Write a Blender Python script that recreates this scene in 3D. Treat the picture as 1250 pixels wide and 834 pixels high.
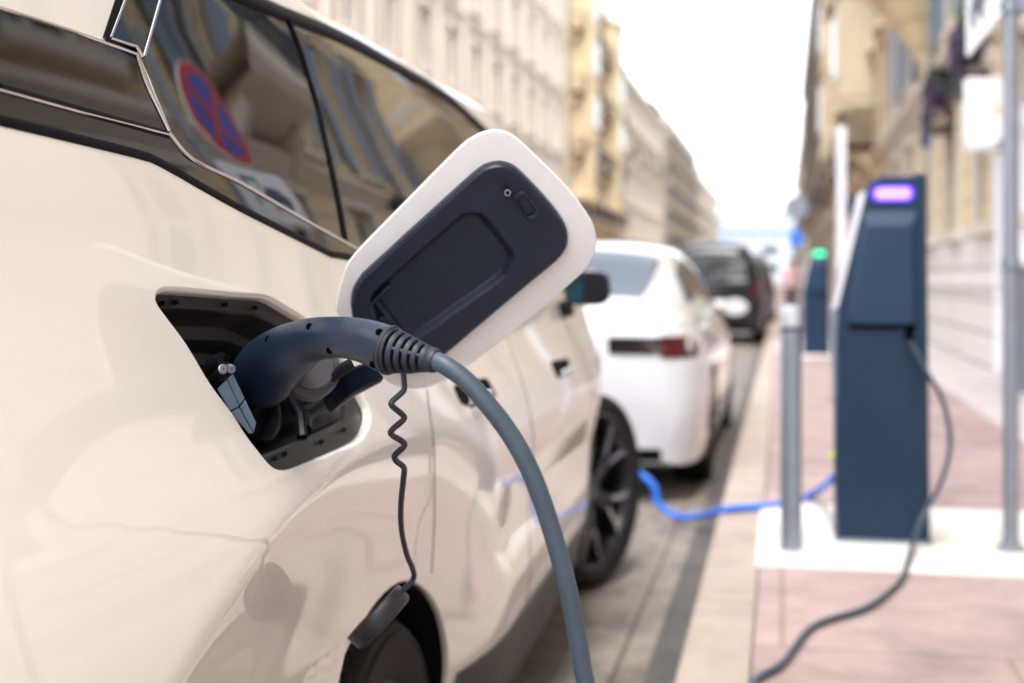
import bpy, bmesh, math, random
import numpy as np
from mathutils import Vector, Matrix
from mathutils.geometry import delaunay_2d_cdt
R = math.radians
random.seed(7)
for o in list(bpy.data.objects):
    bpy.data.objects.remove(o)
S = bpy.context.scene
COL = S.collection

# ------------------------------------------------------------------ camera, sky, sun, exposure
FPX, HC, PSI, ALPHA = 1600.0, 1.2, R(11.65), R(1.38)
cd = bpy.data.cameras.new('camera')
cam = bpy.data.objects.new('camera', cd); COL.objects.link(cam)
cam.location = (0, 0, HC); cam.rotation_euler = (R(90), 0, PSI)
cd.sensor_width = 36; cd.lens = 36*FPX/1250; cd.shift_y = -(417-340)/1250
cd.clip_start = .05; cd.clip_end = 3000
cd.dof.use_dof = True; cd.dof.focus_distance = 1.55; cd.dof.aperture_fstop = 2.9; cd.dof.aperture_blades = 0
S.camera = cam
SUN_EL, SUN_AZ = R(62), R(165)      # azimuth clockwise from +Y
w = bpy.data.worlds.new('World'); S.world = w; w.use_nodes = True
nt = w.node_tree; bg = nt.nodes['Background']
sk = nt.nodes.new('ShaderNodeTexSky'); sk.sky_type = 'NISHITA'; sk.sun_disc = False
sk.sun_elevation = SUN_EL; sk.sun_rotation = SUN_AZ; sk.dust_density = 3.0; sk.ozone_density = 1.0
hs = nt.nodes.new('ShaderNodeHueSaturation'); hs.inputs['Saturation'].default_value = .35
nt.links.new(sk.outputs[0], hs.inputs['Color']); nt.links.new(hs.outputs[0], bg.inputs[0])
bg.inputs[1].default_value = .15
sd = bpy.data.lights.new('sun', 'SUN'); sd.energy = .9; sd.angle = R(30); sd.color = (1, .95, .87)
sun = bpy.data.objects.new('sun', sd); COL.objects.link(sun)
sun.rotation_euler = (R(90)-SUN_EL, 0, -SUN_AZ+math.pi)
sun.location = (0, 0, 40)
vs = S.view_settings; vs.view_transform = 'Standard'; vs.look = 'None'; vs.gamma = 1; vs.use_curve_mapping = False
vs.exposure = 2.32
S.cycles.max_bounces = 8; S.cycles.use_denoising = True

# ------------------------------------------------------------------ materials
MATS = {}
def mat(name, base, rough=.5, metal=0., ior=1.45, coat=0., emit=None, es=0., bump=None, var=None, spec=.5, specks=None):
    """bump=(scale, strength[, distance]); var=(scale, amount[, colour2])"""
    m = bpy.data.materials.new(name); m.use_nodes = True
    n = m.node_tree.nodes; l = m.node_tree.links; p = n['Principled BSDF']
    p.inputs['Base Color'].default_value = (*base, 1); p.inputs['Roughness'].default_value = rough
    p.inputs['Metallic'].default_value = metal; p.inputs['IOR'].default_value = ior
    p.inputs['Coat Weight'].default_value = coat; p.inputs['Coat Roughness'].default_value = .015
    p.inputs['Specular IOR Level'].default_value = spec
    if emit: p.inputs['Emission Color'].default_value = (*emit, 1); p.inputs['Emission Strength'].default_value = es
    tc = None
    if bump or var: tc = n.new('ShaderNodeTexCoord')
    if bump:
        t = n.new('ShaderNodeTexNoise'); t.inputs['Scale'].default_value = bump[0]; t.inputs['Detail'].default_value = 4
        b = n.new('ShaderNodeBump'); b.inputs['Strength'].default_value = bump[1]
        b.inputs['Distance'].default_value = bump[2] if len(bump) > 2 else .002
        l.new(tc.outputs['Object'], t.inputs['Vector']); l.new(t.outputs[0], b.inputs['Height']); l.new(b.outputs[0], p.inputs['Normal'])
    if var:
        t = n.new('ShaderNodeTexNoise'); t.inputs['Scale'].default_value = var[0]; t.inputs['Detail'].default_value = 6; t.inputs['Roughness'].default_value = .65
        r = n.new('ShaderNodeValToRGB'); r.color_ramp.elements[0].position = .35; r.color_ramp.elements[1].position = .68
        c2 = var[2] if len(var) > 2 else tuple(c*(1-var[1]) for c in base)
        r.color_ramp.elements[0].color = (*c2, 1); r.color_ramp.elements[1].color = (*base, 1)
        l.new(tc.outputs['Object'], t.inputs['Vector']); l.new(t.outputs[0], r.inputs[0]); l.new(r.outputs[0], p.inputs['Base Color'])
    if specks:   # (scale, colour, threshold): dust and grit on the surface
        tc = tc or n.new('ShaderNodeTexCoord')
        t = n.new('ShaderNodeTexNoise'); t.inputs['Scale'].default_value = specks[0]; t.inputs['Detail'].default_value = 1.5
        r = n.new('ShaderNodeValToRGB'); r.color_ramp.elements[0].position = specks[2]; r.color_ramp.elements[1].position = specks[2]+.03
        l.new(tc.outputs['Object'], t.inputs['Vector']); l.new(t.outputs[0], r.inputs[0])
        mx = n.new('ShaderNodeMix'); mx.data_type = 'RGBA'; l.new(r.outputs[0], mx.inputs[0]); mx.inputs[7].default_value = (*specks[1], 1)
        if p.inputs['Base Color'].links: l.new(p.inputs['Base Color'].links[0].from_socket, mx.inputs[6])
        else: mx.inputs[6].default_value = (*base, 1)
        l.new(mx.outputs[2], p.inputs['Base Color'])
    MATS[name] = m
    return m
PAINT = mat('pearl_paint', (.69, .668, .625), .34, coat=1, ior=1.5, specks=(170, (.34,.31,.28), .80))
PAINT.node_tree.nodes['Principled BSDF'].inputs['Coat IOR'].default_value = 1.62
LIDPAINT = mat('lid_paint', (.655, .66, .66), .30, coat=.5, var=(30, .05), specks=(420, (.22,.20,.18), .735))
GLASS = mat('tinted_glass', (.002, .002, .002), .0, ior=1.9, bump=(2.2, .02, .02))
GLOSS = mat('gloss_black', (.002, .002, .003), .01, ior=1.65)
CHROME = mat('satin_chrome', (.66, .66, .68), .1, 1)
SEAL = mat('black_rubber', (.005, .005, .007), .45, spec=.06)
NAVY = mat('navy_plastic', (.009, .0145, .029), .40, bump=(900, .12, .0006), var=(40, .25), spec=.4, specks=(520, (.10,.10,.11), .725))
GUN = mat('gun_plastic', (.0085, .0165, .036), .36, bump=(1100, .18, .0005), var=(35, .25), spec=.5, specks=(480, (.09,.10,.12), .745))
GUNDK = mat('gun_hole', (.001, .001, .0015), .9, spec=.02)
RIBM = mat('relief_rubber', (.010, .0135, .022), .5, bump=(800, .1, .0005))
CABLE = mat('grey_cable', (.045, .066, .088), .45, var=(25, .25), bump=(300, .1, .0005))
TETHER = mat('tether_rubber', (.006, .010, .021), .45)
CAPM = mat('cap_rubber', (.011, .012, .017), .42, bump=(500, .1, .0006), var=(50, .3))
POCKET = mat('pocket_plastic', (.0085, .009, .011), .40, bump=(600, .25, .0008), var=(70, .5, (.017, .017, .018)), spec=.35, specks=(300, (.16,.13,.10), .73))
POCKDK = mat('pocket_dark', (.004, .0045, .007), .4, bump=(300, .1, .0006), spec=.22)
BLUECAP = mat('pale_blue_cover', (.11, .18, .25), .22, spec=.6)
SILVER = mat('silver_pin', (.20, .205, .22), .5, 1)
TYRE = mat('tyre_rubber', (.013, .012, .012), .75, spec=.3, bump=(200, .2, .001), var=(20, .35))
RIM = mat('rim_dark', (.02, .02, .024), .3, .4)
RIMG = mat('rim_grey', (.35, .35, .36), .28, .9)
DARK = mat('underbody_black', (.003, .003, .0035), .9, spec=.1)
CLAD = mat('sill_cladding', (.022, .022, .025), .45)
WHITE = mat('white_paint_sedan', (.54, .545, .56), .35, coat=1)
BLACKP = mat('black_paint', (.006, .007, .010), .35, coat=.35, spec=.3)
GREYP = mat('grey_paint', (.06, .065, .075), .3, coat=1)
CARGL = mat('car_glass', (.010, .014, .018), .02, ior=1.8)
TAIL = mat('tail_red', (.055, .003, .004), .15, coat=.3)
TAILDK = mat('tail_smoked', (.008, .003, .004), .15, coat=.3)
CHARGER = mat('charger_blue', (.007, .023, .052), .45, bump=(250, .05, .001), var=(6, .12), spec=.3)
CHARGERP = mat('charger_panel', (.009, .030, .068), .38, var=(5, .1), spec=.35)
CHARGERS = mat('charger_side', (.62, .61, .65), .3, .3)
LEDV = mat('led_violet', (.12, .06, .2), .5, emit=(.58, .36, 1.0), es=.34)
LEDB = mat('led_rim', (.02, .01, .4), .5, emit=(.10, .01, 1.0), es=.35)
LEDG = mat('led_green', (.1, .9, .5), .5, emit=(.02, .85, .32), es=.3)
STEEL = mat('grey_steel', (.24, .27, .31), .42, .5, var=(9, .15))
POSTG = mat('post_grey', (.22, .23, .26), .5, .3, var=(7, .15))
BLUEC = mat('blue_cable', (.012, .14, .62), .4)
SIGNW = mat('sign_white', (.82, .82, .84), .4)
SIGNR = mat('sign_red', (.50, .02, .03), .4)
SIGNB = mat('sign_blue', (.02, .06, .42), .4)
SIGNGY = mat('sign_ink', (.06, .07, .11), .5)
YEL = mat('yellow_green', (.55, .65, .08), .5)
ORANGE = mat('orange_ink', (.75, .30, .06), .5)
LILAC = mat('white_lacquer', (.62, .61, .66), .35)

def tex_ground(name, base, base2, scale, stretch=(1, 1, 1), rough=.8, bumpd=.004, joints=None, mottle=.5):
    """mottled ground; joints=(w,h,mortar,colour) draws brick-pattern joints"""
    m = bpy.data.materials.new(name); m.use_nodes = True
    n = m.node_tree.nodes; l = m.node_tree.links; p = n['Principled BSDF']; p.inputs['Roughness'].default_value = rough
    tc = n.new('ShaderNodeTexCoord'); mp = n.new('ShaderNodeMapping'); mp.inputs['Scale'].default_value = stretch
    l.new(tc.outputs['Object'], mp.inputs[0])
    t = n.new('ShaderNodeTexNoise'); t.inputs['Scale'].default_value = scale; t.inputs['Detail'].default_value = 8; t.inputs['Roughness'].default_value = .7
    l.new(mp.outputs[0], t.inputs['Vector'])
    r = n.new('ShaderNodeValToRGB'); r.color_ramp.elements[0].position = .5-mottle*.4; r.color_ramp.elements[1].position = .5+mottle*.4
    r.color_ramp.elements[0].color = (*base2, 1); r.color_ramp.elements[1].color = (*base, 1)
    l.new(t.outputs[0], r.inputs[0]); out = r.outputs[0]
    if joints:
        b = n.new('ShaderNodeTexBrick'); b.offset = .5
        mp2 = n.new('ShaderNodeMapping'); mp2.inputs['Rotation'].default_value = (0, 0, joints[4] if len(joints) > 4 else 0)
        l.new(tc.outputs['Object'], mp2.inputs[0]); l.new(mp2.outputs[0], b.inputs['Vector'])
        b.inputs['Scale'].default_value = 1; b.inputs['Brick Width'].default_value = joints[0]; b.inputs['Row Height'].default_value = joints[1]
        b.inputs['Mortar Size'].default_value = joints[2]; b.inputs['Color1'].default_value = (1, 1, 1, 1); b.inputs['Color2'].default_value = (.9, .88, .88, 1)
        b.inputs['Mortar'].default_value = (*joints[3], 1)
        mx = n.new('ShaderNodeMix'); mx.data_type = 'RGBA'; mx.blend_type = 'MULTIPLY'; mx.inputs[0].default_value = 1
        l.new(out, mx.inputs[6]); l.new(b.outputs[0], mx.inputs[7]); out = mx.outputs[2]
    l.new(out, p.inputs['Base Color'])
    t2 = n.new('ShaderNodeTexNoise'); t2.inputs['Scale'].default_value = 90; t2.inputs['Detail'].default_value = 3
    l.new(tc.outputs['Object'], t2.inputs['Vector'])
    bm = n.new('ShaderNodeBump'); bm.inputs['Distance'].default_value = bumpd; bm.inputs['Strength'].default_value = .6
    l.new(t2.outputs[0], bm.inputs['Height']); l.new(bm.outputs[0], p.inputs['Normal'])
    MATS[name] = m
    return m
ROAD = tex_ground('road_asphalt', (.13, .125, .12), (.07, .068, .065), 3.0, (1, .35, 1))
GUTTER = tex_ground('gutter_stone', (.32, .29, .26), (.085, .077, .07), 2.6, (1.3, .9, 1), joints=(1.0, .5, .008, (.4, .38, .36), R(90)))
KERB = tex_ground('kerb_stone', (.46, .39, .33), (.34, .28, .235), 6, joints=(1.1, .6, .008, (.45, .4, .36), R(90)))
PAVE = tex_ground('pink_pavement', (.45, .335, .32), (.25, .185, .18), 2.2, (1, 1.1, 1), joints=(1.25, 1.3, .010, (.7, .68, .66)), mottle=.40)
SLAB = tex_ground('white_concrete', (.72, .69, .64), (.60, .57, .52), 4)
PALE = tex_ground('pale_pavement', (.60, .56, .53), (.46, .42, .40), 2, joints=(.6, .6, .01, (.7, .68, .66)))

def stone(name, base, base2, joint=None, scale=1.2):
    return tex_ground(name, base, base2, scale, (1, 1, .5), .85, .006, joint)
def stone_bands(name, base, base2, row, joint):
    """wall stone with horizontal courses: the wave runs on z"""
    m = stone(name, base, base2); n = m.node_tree.nodes; l = m.node_tree.links; p = n['Principled BSDF']
    src = p.inputs['Base Color'].links[0].from_socket
    tc = n.new('ShaderNodeTexCoord'); sp = n.new('ShaderNodeSeparateXYZ'); l.new(tc.outputs['Object'], sp.inputs[0])
    a = n.new('ShaderNodeMath'); a.operation = 'DIVIDE'; a.inputs[1].default_value = row; l.new(sp.outputs[2], a.inputs[0])
    b = n.new('ShaderNodeMath'); b.operation = 'FRACT'; l.new(a.outputs[0], b.inputs[0])
    c = n.new('ShaderNodeMath'); c.operation = 'LESS_THAN'; c.inputs[1].default_value = .10; l.new(b.outputs[0], c.inputs[0])
    mx = n.new('ShaderNodeMix'); mx.data_type = 'RGBA'; l.new(c.outputs[0], mx.inputs[0]); l.new(src, mx.inputs[6]); mx.inputs[7].default_value = (*joint, 1)
    l.new(mx.outputs[2], p.inputs['Base Color'])
    return m
CREAM = stone('cream_render', (.56, .49, .40), (.48, .42, .34))
PINKC = stone('pink_cream_render', (.50, .42, .36), (.44, .37, .32))
OCHRE = stone('ochre_render', (.52, .41, .26), (.44, .34, .21))
GREYC = stone('grey_render', (.52, .47, .40), (.45, .40, .34))
WARMW = stone_bands('warm_stone', (.77, .62, .40), (.66, .52, .32), .42, (.46, .35, .22))
TRIMC = stone('pale_trim', (.66, .60, .51), (.57, .51, .43))
TRIMY = stone('honey_trim', (.64, .52, .36), (.54, .43, .29))
BASEW = stone_bands('white_rusticated_base', (.74, .70, .66), (.64, .60, .57), .40, (.34, .32, .33))
SHUT = mat('shutter_grey_green', (.42, .46, .46), .6)
SHUTB = mat('shutter_blue_grey', (.20, .26, .33), .6)
PANE = mat('window_glass', (.03, .04, .055), .03, ior=1.6)
FRAMEW = mat('window_frame_white', (.62, .60, .56), .5)
IRON = mat('wrought_iron', (.02, .022, .03), .5)
ROOFT = mat('roof_tile', (.30, .15, .09), .8, var=(8, .3))
LEAF = mat('leaf_green', (.07, .15, .04), .6, var=(30, .5))
PETAL = mat('purple_petal', (.12, .06, .15), .6)
SKIN = mat('skin', (.50, .30, .22), .5)
SHIRT = mat('pink_shirt', (.60, .34, .46), .8)
TROUS = mat('dark_trousers', (.03, .035, .06), .8)
HAIR = mat('dark_hair', (.02, .014, .010), .6)
DOORB = mat('brown_door', (.13, .075, .04), .5, var=(5, .3))

# ------------------------------------------------------------------ mesh helpers
class MB:
    def __init__(s): s.v = []; s.f = []
    def add(s, vs_, fs):
        o = len(s.v); s.v += [tuple(float(c) for c in p) for p in vs_]; s.f += [tuple(i+o for i in f) for f in fs]; return s
    def box(s, c, d, rot=None):
        x, y, z = (k/2 for k in d)
        P = [Vector(q) for q in ((-x,-y,-z),(x,-y,-z),(x,y,-z),(-x,y,-z),(-x,-y,z),(x,-y,z),(x,y,z),(-x,y,z))]
        if rot is not None: P = [rot @ q for q in P]
        return s.add([q+Vector(c) for q in P], [(0,3,2,1),(4,5,6,7),(0,1,5,4),(1,2,6,5),(2,3,7,6),(3,0,4,7)])
    def bb(s, x0, x1, y0, y1, z0, z1): return s.box(((x0+x1)/2,(y0+y1)/2,(z0+z1)/2), (abs(x1-x0),abs(y1-y0),abs(z1-z0)))
    def loft(s, rings, closed=True, cap0=True, cap1=True):
        n = len(rings[0]); V = [p for r in rings for p in r]; F = []
        for i in range(len(rings)-1):
            for j in range(n if closed else n-1):
                k = (j+1) % n; F.append((i*n+j, i*n+k, (i+1)*n+k, (i+1)*n+j))
        if cap0 and closed: F.append(tuple(range(n-1, -1, -1)))
        if cap1 and closed: F.append(tuple((len(rings)-1)*n+j for j in range(n)))
        return s.add(V, F)
    def tube(s, path, r, n=10, caps=True, ell=None):
        """path of points; r scalar or list; ell=(vector, factor list/scalar): scale of the section along a fixed direction"""
        path = [Vector(p) for p in path]; m = len(path)
        rs = [r]*m if not hasattr(r, '__len__') else r
        T = [(path[min(i+1,m-1)]-path[max(i-1,0)]).normalized() for i in range(m)]
        ref = Vector(ell[0]) if ell else (Vector((0,0,1)) if abs(T[0].z) < .9 else Vector((1,0,0)))
        a = (ref-T[0]*ref.dot(T[0])).normalized(); rings = []
        for i in range(m):
            if ell: a = Vector(ell[0])
            a = (a-T[i]*a.dot(T[i])).normalized(); b = T[i].cross(a)
            e = 1 if not ell else (ell[1][i] if hasattr(ell[1], '__len__') else ell[1])
            rings.append([path[i]+a*(rs[i]*e*math.cos(2*math.pi*k/n))+b*(rs[i]*math.sin(2*math.pi*k/n)) for k in range(n)])
        return s.loft(rings, True, caps, caps)
    def lathe(s, prof, o, ax, n=32, caps=False):
        o = Vector(o); ax = Vector(ax).normalized(); a = ax.orthogonal().normalized(); b = ax.cross(a)
        rings = [[o+ax*h+a*(r*math.cos(2*math.pi*k/n))+b*(r*math.sin(2*math.pi*k/n)) for k in range(n)] for r, h in prof]
        return s.loft(rings, True, caps, caps)
    def prism(s, poly, fn, d0, d1):
        return s.loft([[fn(p, d0) for p in poly], [fn(p, d1) for p in poly]])
def mesh_obj(name, V, F, m, off=(0,0,0), normals=None, sharp=35):
    me = bpy.data.meshes.new(name)
    V = [(p[0]-off[0], p[1]-off[1], p[2]-off[2]) for p in V]
    me.from_pydata(V, [], F); me.update()
    if normals is None:
        bm = bmesh.new(); bm.from_mesh(me); bmesh.ops.recalc_face_normals(bm, faces=bm.faces); bm.to_mesh(me); bm.free()
        me.shade_smooth(); me.set_sharp_from_angle(angle=R(sharp))
    else:
        me.shade_smooth(); me.normals_split_custom_set_from_vertices([tuple(n) for n in normals])
    me.materials.append(m)
    o = bpy.data.objects.new(name, me); COL.objects.link(o)
    return o
OFF = {}
def tagit(o, label, cat, group=None, kind=None):
    if label: o['label'] = label
    if cat: o['category'] = cat
    if group: o['group'] = group
    if kind: o['kind'] = kind
    return o
def thing(name, label, cat, loc=(0,0,0), rz=0, group=None, off=None):
    o = bpy.data.objects.new(name, None); COL.objects.link(o); o.location = loc; o.rotation_euler = (0,0,rz); o.empty_display_size = .2
    OFF[o.name] = tuple(off) if off is not None else tuple(loc)
    return tagit(o, label, cat, group)
def part(name, mb, m, parent, sharp=35, bevel=None, seg=2, normals=None):
    off = OFF[parent.name]
    V, F = (mb.v, mb.f) if isinstance(mb, MB) else mb
    o = mesh_obj(name, V, F, m, off, normals, sharp); o.parent = parent; OFF[o.name] = off
    if bevel: bev(o, bevel, seg)
    return o
def bev(o, wd, seg=2):
    b = o.modifiers.new('bevel', 'BEVEL'); b.width = wd; b.segments = seg; b.limit_method = 'ANGLE'; b.angle_limit = R(40)
def solo(name, label, cat, mb, m, base=(0,0,0), group=None, sharp=35, bevel=None):
    o = mesh_obj(name, mb.v, mb.f, m, base, None, sharp); o.location = base; OFF[o.name] = tuple(base)
    if bevel: bev(o, bevel)
    return tagit(o, label, cat, group)
def struct(name, mb, m, sharp=35, bevel=None):
    o = mesh_obj(name, mb.v, mb.f, m, (0,0,0), None, sharp); o['kind'] = 'structure'
    if bevel: bev(o, bevel)
    return o
def copy_tree(o, parent=None):
    c = o.copy(); COL.objects.link(c)
    if parent is not None: c.parent = parent
    OFF[c.name] = OFF.get(o.name, (0,0,0))
    for ch in list(o.children): copy_tree(ch, c)
    return c
def spline(pts, n=8):
    """Catmull-Rom through points"""
    P = [Vector(p) for p in pts]; P = [P[0]*2-P[1]]+P+[P[-1]*2-P[-2]]; out = []
    for i in range(1, len(P)-2):
        for k in range(n):
            t = k/n; a, b, c, d = P[i-1], P[i], P[i+1], P[i+2]
            out.append(.5*((2*b)+(c-a)*t+(2*a-5*b+4*c-d)*t*t+(3*b-a-3*c+d)*t**3))
    out.append(P[-2]); return out
def spl1(vals, n=8): return [p.x for p in spline([Vector((v,0,0)) for v in vals], n)]
def rounded(poly, r, n=6, closed=True):
    """round the corners of a 2-D polygon; r scalar or list"""
    out = []; m = len(poly)
    for i, p in enumerate(poly):
        rr = r[i] if hasattr(r, '__len__') else r
        p = Vector(p); a = Vector(poly[i-1])-p; b = Vector(poly[(i+1) % m])-p
        la, lb = min(rr, a.length*.48), min(rr, b.length*.48)
        if rr <= 0: out.append(tuple(p)); continue
        A = p+a.normalized()*la; B = p+b.normalized()*lb
        for k in range(n+1):
            t = k/n; out.append(tuple((1-t)**2*A+2*t*(1-t)*p+t*t*B))
    return out
def inpoly(P, poly):
    P = np.asarray(P); x, y = P[:,0], P[:,1]; ins = np.zeros(len(P), bool); q = np.asarray(poly); j = len(q)-1
    for i in range(len(q)):
        c = ((q[i,1] > y) != (q[j,1] > y)); d = (q[j,1]-q[i,1]) or 1e-12
        ins ^= c & (x < (q[j,0]-q[i,0])*(y-q[i,1])/d+q[i,0]); j = i
    return ins
def polydist(P, poly, closed=True):
    P = np.asarray(P); q = np.asarray(poly); m = len(q); best = np.full(len(P), 1e9)
    for i in range(m if closed else m-1):
        a, b = q[i], q[(i+1) % m]; ab = b-a; L = (ab@ab) or 1e-12
        t = np.clip(((P-a)@ab)/L, 0, 1); d = np.linalg.norm(P-(a+t[:,None]*ab), axis=1); best = np.minimum(best, d)
    return best
def resample(poly, step, closed=True):
    out = []; m = len(poly)
    for i in range(m if closed else m-1):
        a = np.array(poly[i], float); b = np.array(poly[(i+1) % m], float); k = max(1, int(np.ceil(np.linalg.norm(b-a)/step)))
        for j in range(k): out.append(tuple(a+(b-a)*j/k))
    if not closed: out.append(tuple(poly[-1]))
    return out
def cdt(outer, holes, pts):
    """triangulate a 2-D polygon with holes and interior points"""
    V = []; E = []
    for lp in [outer]+holes:
        o = len(V); n = len(lp); V += [tuple(p) for p in lp]; E += [(o+i, o+(i+1) % n) for i in range(n)]
    nb = len(V); V += [tuple(p) for p in pts]
    r = delaunay_2d_cdt([Vector(p) for p in V], E, [], 0, 1e-7)
    W = np.array([tuple(p) for p in r[0]]); T = [tuple(t) for t in r[2]]
    c = np.array([W[list(t)].mean(0) for t in T]); k = inpoly(c, outer)
    for h in holes: k &= ~inpoly(c, h)
    T = [t for t, q in zip(T, k) if q]
    T = [t if np.cross(W[t[1]]-W[t[0]], W[t[2]]-W[t[0]]) > 0 else t[::-1] for t in T]
    return W, T
def grid_pts(outer, holes, step, marg=.6):
    q = np.asarray(outer); x = np.arange(q[:,0].min(), q[:,0].max(), step); y = np.arange(q[:,1].min(), q[:,1].max(), step)
    X, Y = np.meshgrid(x, y); X = X+(np.arange(len(y)) % 2)[:,None]*step/2; P = np.stack([X.ravel(), Y.ravel()], 1)
    k = inpoly(P, outer) & (polydist(P, outer) > step*marg)
    for h in holes: k &= ~inpoly(P, h) & (polydist(P, h) > step*marg)
    return P[k]

# ------------------------------------------------------------------ rays through the photograph, in world and in car axes
FW = np.array([-math.sin(PSI), math.cos(PSI), 0]); RT = np.array([math.cos(PSI), math.sin(PSI), 0]); UP = np.array([0,0,1.]); CP = np.array([0,0,HC])
ca, sa = math.cos(ALPHA), math.sin(ALPHA)
RZ = np.array([[ca,-sa,0],[sa,ca,0],[0,0,1]])
def ray(u, v): return FW+RT*(u-625)/FPX+UP*(340-v)/FPX
def at(u, v, k): return CP+ray(u, v)*k                    # world point at depth k
def on_ground(u, v, z): r = ray(u, v); return CP+r*((z-HC)/r[2])
def to_car(p): return RZ.T@np.asarray(p)
def to_world(p): return RZ@np.asarray(p)

# ================================================================== GROUND
def flat(name, x0, x1, y0, y1, z0, z1, m, bevel=None):
    return struct(name, MB().bb(x0, x1, y0, y1, z0, z1), m, bevel=bevel)
ground = struct('ground', MB().add([(-400,-200,-.02),(400,-200,-.02),(400,900,-.02),(-400,900,-.02)], [(0,1,2,3)]), ROAD)
flat('road', -9.2, -1.35, -60, 330, -.3, 0, ROAD)
flat('gutter', -1.347, -.285, -60, 330, -.3, .002, GUTTER)
flat('gutter_dark_strip', -.405, -.287, -60, 330, -.3, .006, tex_ground('gutter_dark', (.12,.112,.105), (.045,.042,.04), 4, (2, .5, 1)))  # darker mottled strip of the gutter next to the kerb
flat('kerb', -.283, -.085, -60, 330, -.3, .13, KERB, .012)
flat('pavement', -.081, 2.5, -60, 19.2, -.3, .127, PAVE)
flat('pavement_crossing', -.081, 2.5, 19.2, 24.5, -.3, .131, PALE)
flat('pavement_beyond', -.081, 2.5, 24.5, 330, -.3, .128, PAVE)
flat('building_apron', 1.55, 2.46, -60, 19.19, -.3, .1315, PALE)
flat('charger_plinth', -.10, 1.25, 4.97, 6.33, 0, .140, SLAB, .008)
flat('far_charger_plinth', .0, 1.2, 18.2, 19.15, 0, .142, SLAB, .008)
flat('far_kerb', -9.4, -9.2, -60, 330, -.3, .13, KERB, .012)
flat('far_pavement', -12.2, -9.4, -60, 330, -.3, .127, PALE)

# ================================================================== HERO CAR (car axes: origin under the camera, y forward, outer side at x about -.49)
ZP = np.array([.10,.20,.3,.42,.55,.68,.8,.92,1.05,1.2,1.35,1.45,1.55,1.64,1.72,1.8])
PP = np.array([.13,.10,.062,.03,.008,0,.008,.034,.078,.125,.163,.193,.223,.250,.283,.35])
MM = np.gradient(PP, ZP)
def Pz(z):
    z = np.clip(np.asarray(z, float), ZP[0], ZP[-1]); i = np.clip(np.searchsorted(ZP, z)-1, 0, len(ZP)-2)
    h = ZP[i+1]-ZP[i]; t = (z-ZP[i])/h
    return (2*t**3-3*t**2+1)*PP[i]+(t**3-2*t**2+t)*h*MM[i]+(-2*t**3+3*t**2)*PP[i+1]+(t**3-t**2)*h*MM[i+1]
WR, WF, ARCH = (2.10, .29), (5.06, .345), .402
def smooth(t): t = np.clip(t, 0, 1); return t*t*(3-2*t)
def softplus(t, k): return k*np.log1p(np.exp(np.clip(t/k, -50, 50)))
def F(y, z):
    """outer surface x of the car's right side"""
    y = np.asarray(y, float); z = np.asarray(z, float)
    x = -.49-Pz(z)-.1*softplus(1.75-y, .35)-.16*softplus(y-4.5, .1)**2
    x = x-.35*softplus(1.05-y, .06)**2
    # flared shoulder round the rear arch: inside the ellipse the side turns towards the ground
    e = np.sqrt(0.80*(y-1.95)**2+2.5*(z-.32)**2+1e-9)
    wgt = (1-smooth((y-2.15)/.7))
    x = x-wgt*(.26*softplus(1-e, .010)-.18*softplus(.72-e, .05))
    # same for the front arch, softer
    e2 = np.sqrt(1.3*(y-5.06)**2+2.7*(z-.34)**2+1e-9)
    x = x-.16*(softplus(1-e2, .02)-softplus(.66-e2, .03))*(smooth((y-4.0)/.5))
    # hollow low down on the doors with a ridge above the sill
    d = smooth((y-2.35)/.5)*(1-smooth((y-4.2)/.5))
    x = x-d*.030*np.exp(-((z-.66)/.13)**2)
    return x
def FN(y, z, e=2e-3):
    n = np.stack([np.ones_like(np.asarray(y, float)), -(F(y+e, z)-F(y-e, z))/(2*e), -(F(y, z+e)-F(y, z-e))/(2*e)], -1)
    return n/np.linalg.norm(n, axis=-1, keepdims=True)
KS = np.linspace(.5, 9, 6000)
def hit(u, v):
    """where the pixel's ray meets the car's side: (y, z)"""
    r = to_car(ray(u, v)); p = CP+KS[:,None]*r; g = p[:,0]-F(p[:,1], p[:,2]); i = np.argmax((g[:-1] > 0) & (g[1:] <= 0))
    t = g[i]/(g[i]-g[i+1]); q = p[i]*(1-t)+p[i+1]*t
    return (q[1], q[2])
def hits(l): return [hit(*q) for q in l]
XC = -.49-.985
CB = np.array([XC, 3.3, 0.])
car = thing('parked_car', 'pearl white electric car beside the camera, its charging flap open with a plug in it', 'car', to_world(CB), ALPHA, off=CB)
def cpart(name, mb, m, parent=None, **k): return part(name, mb, m, parent or car, **k)

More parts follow.
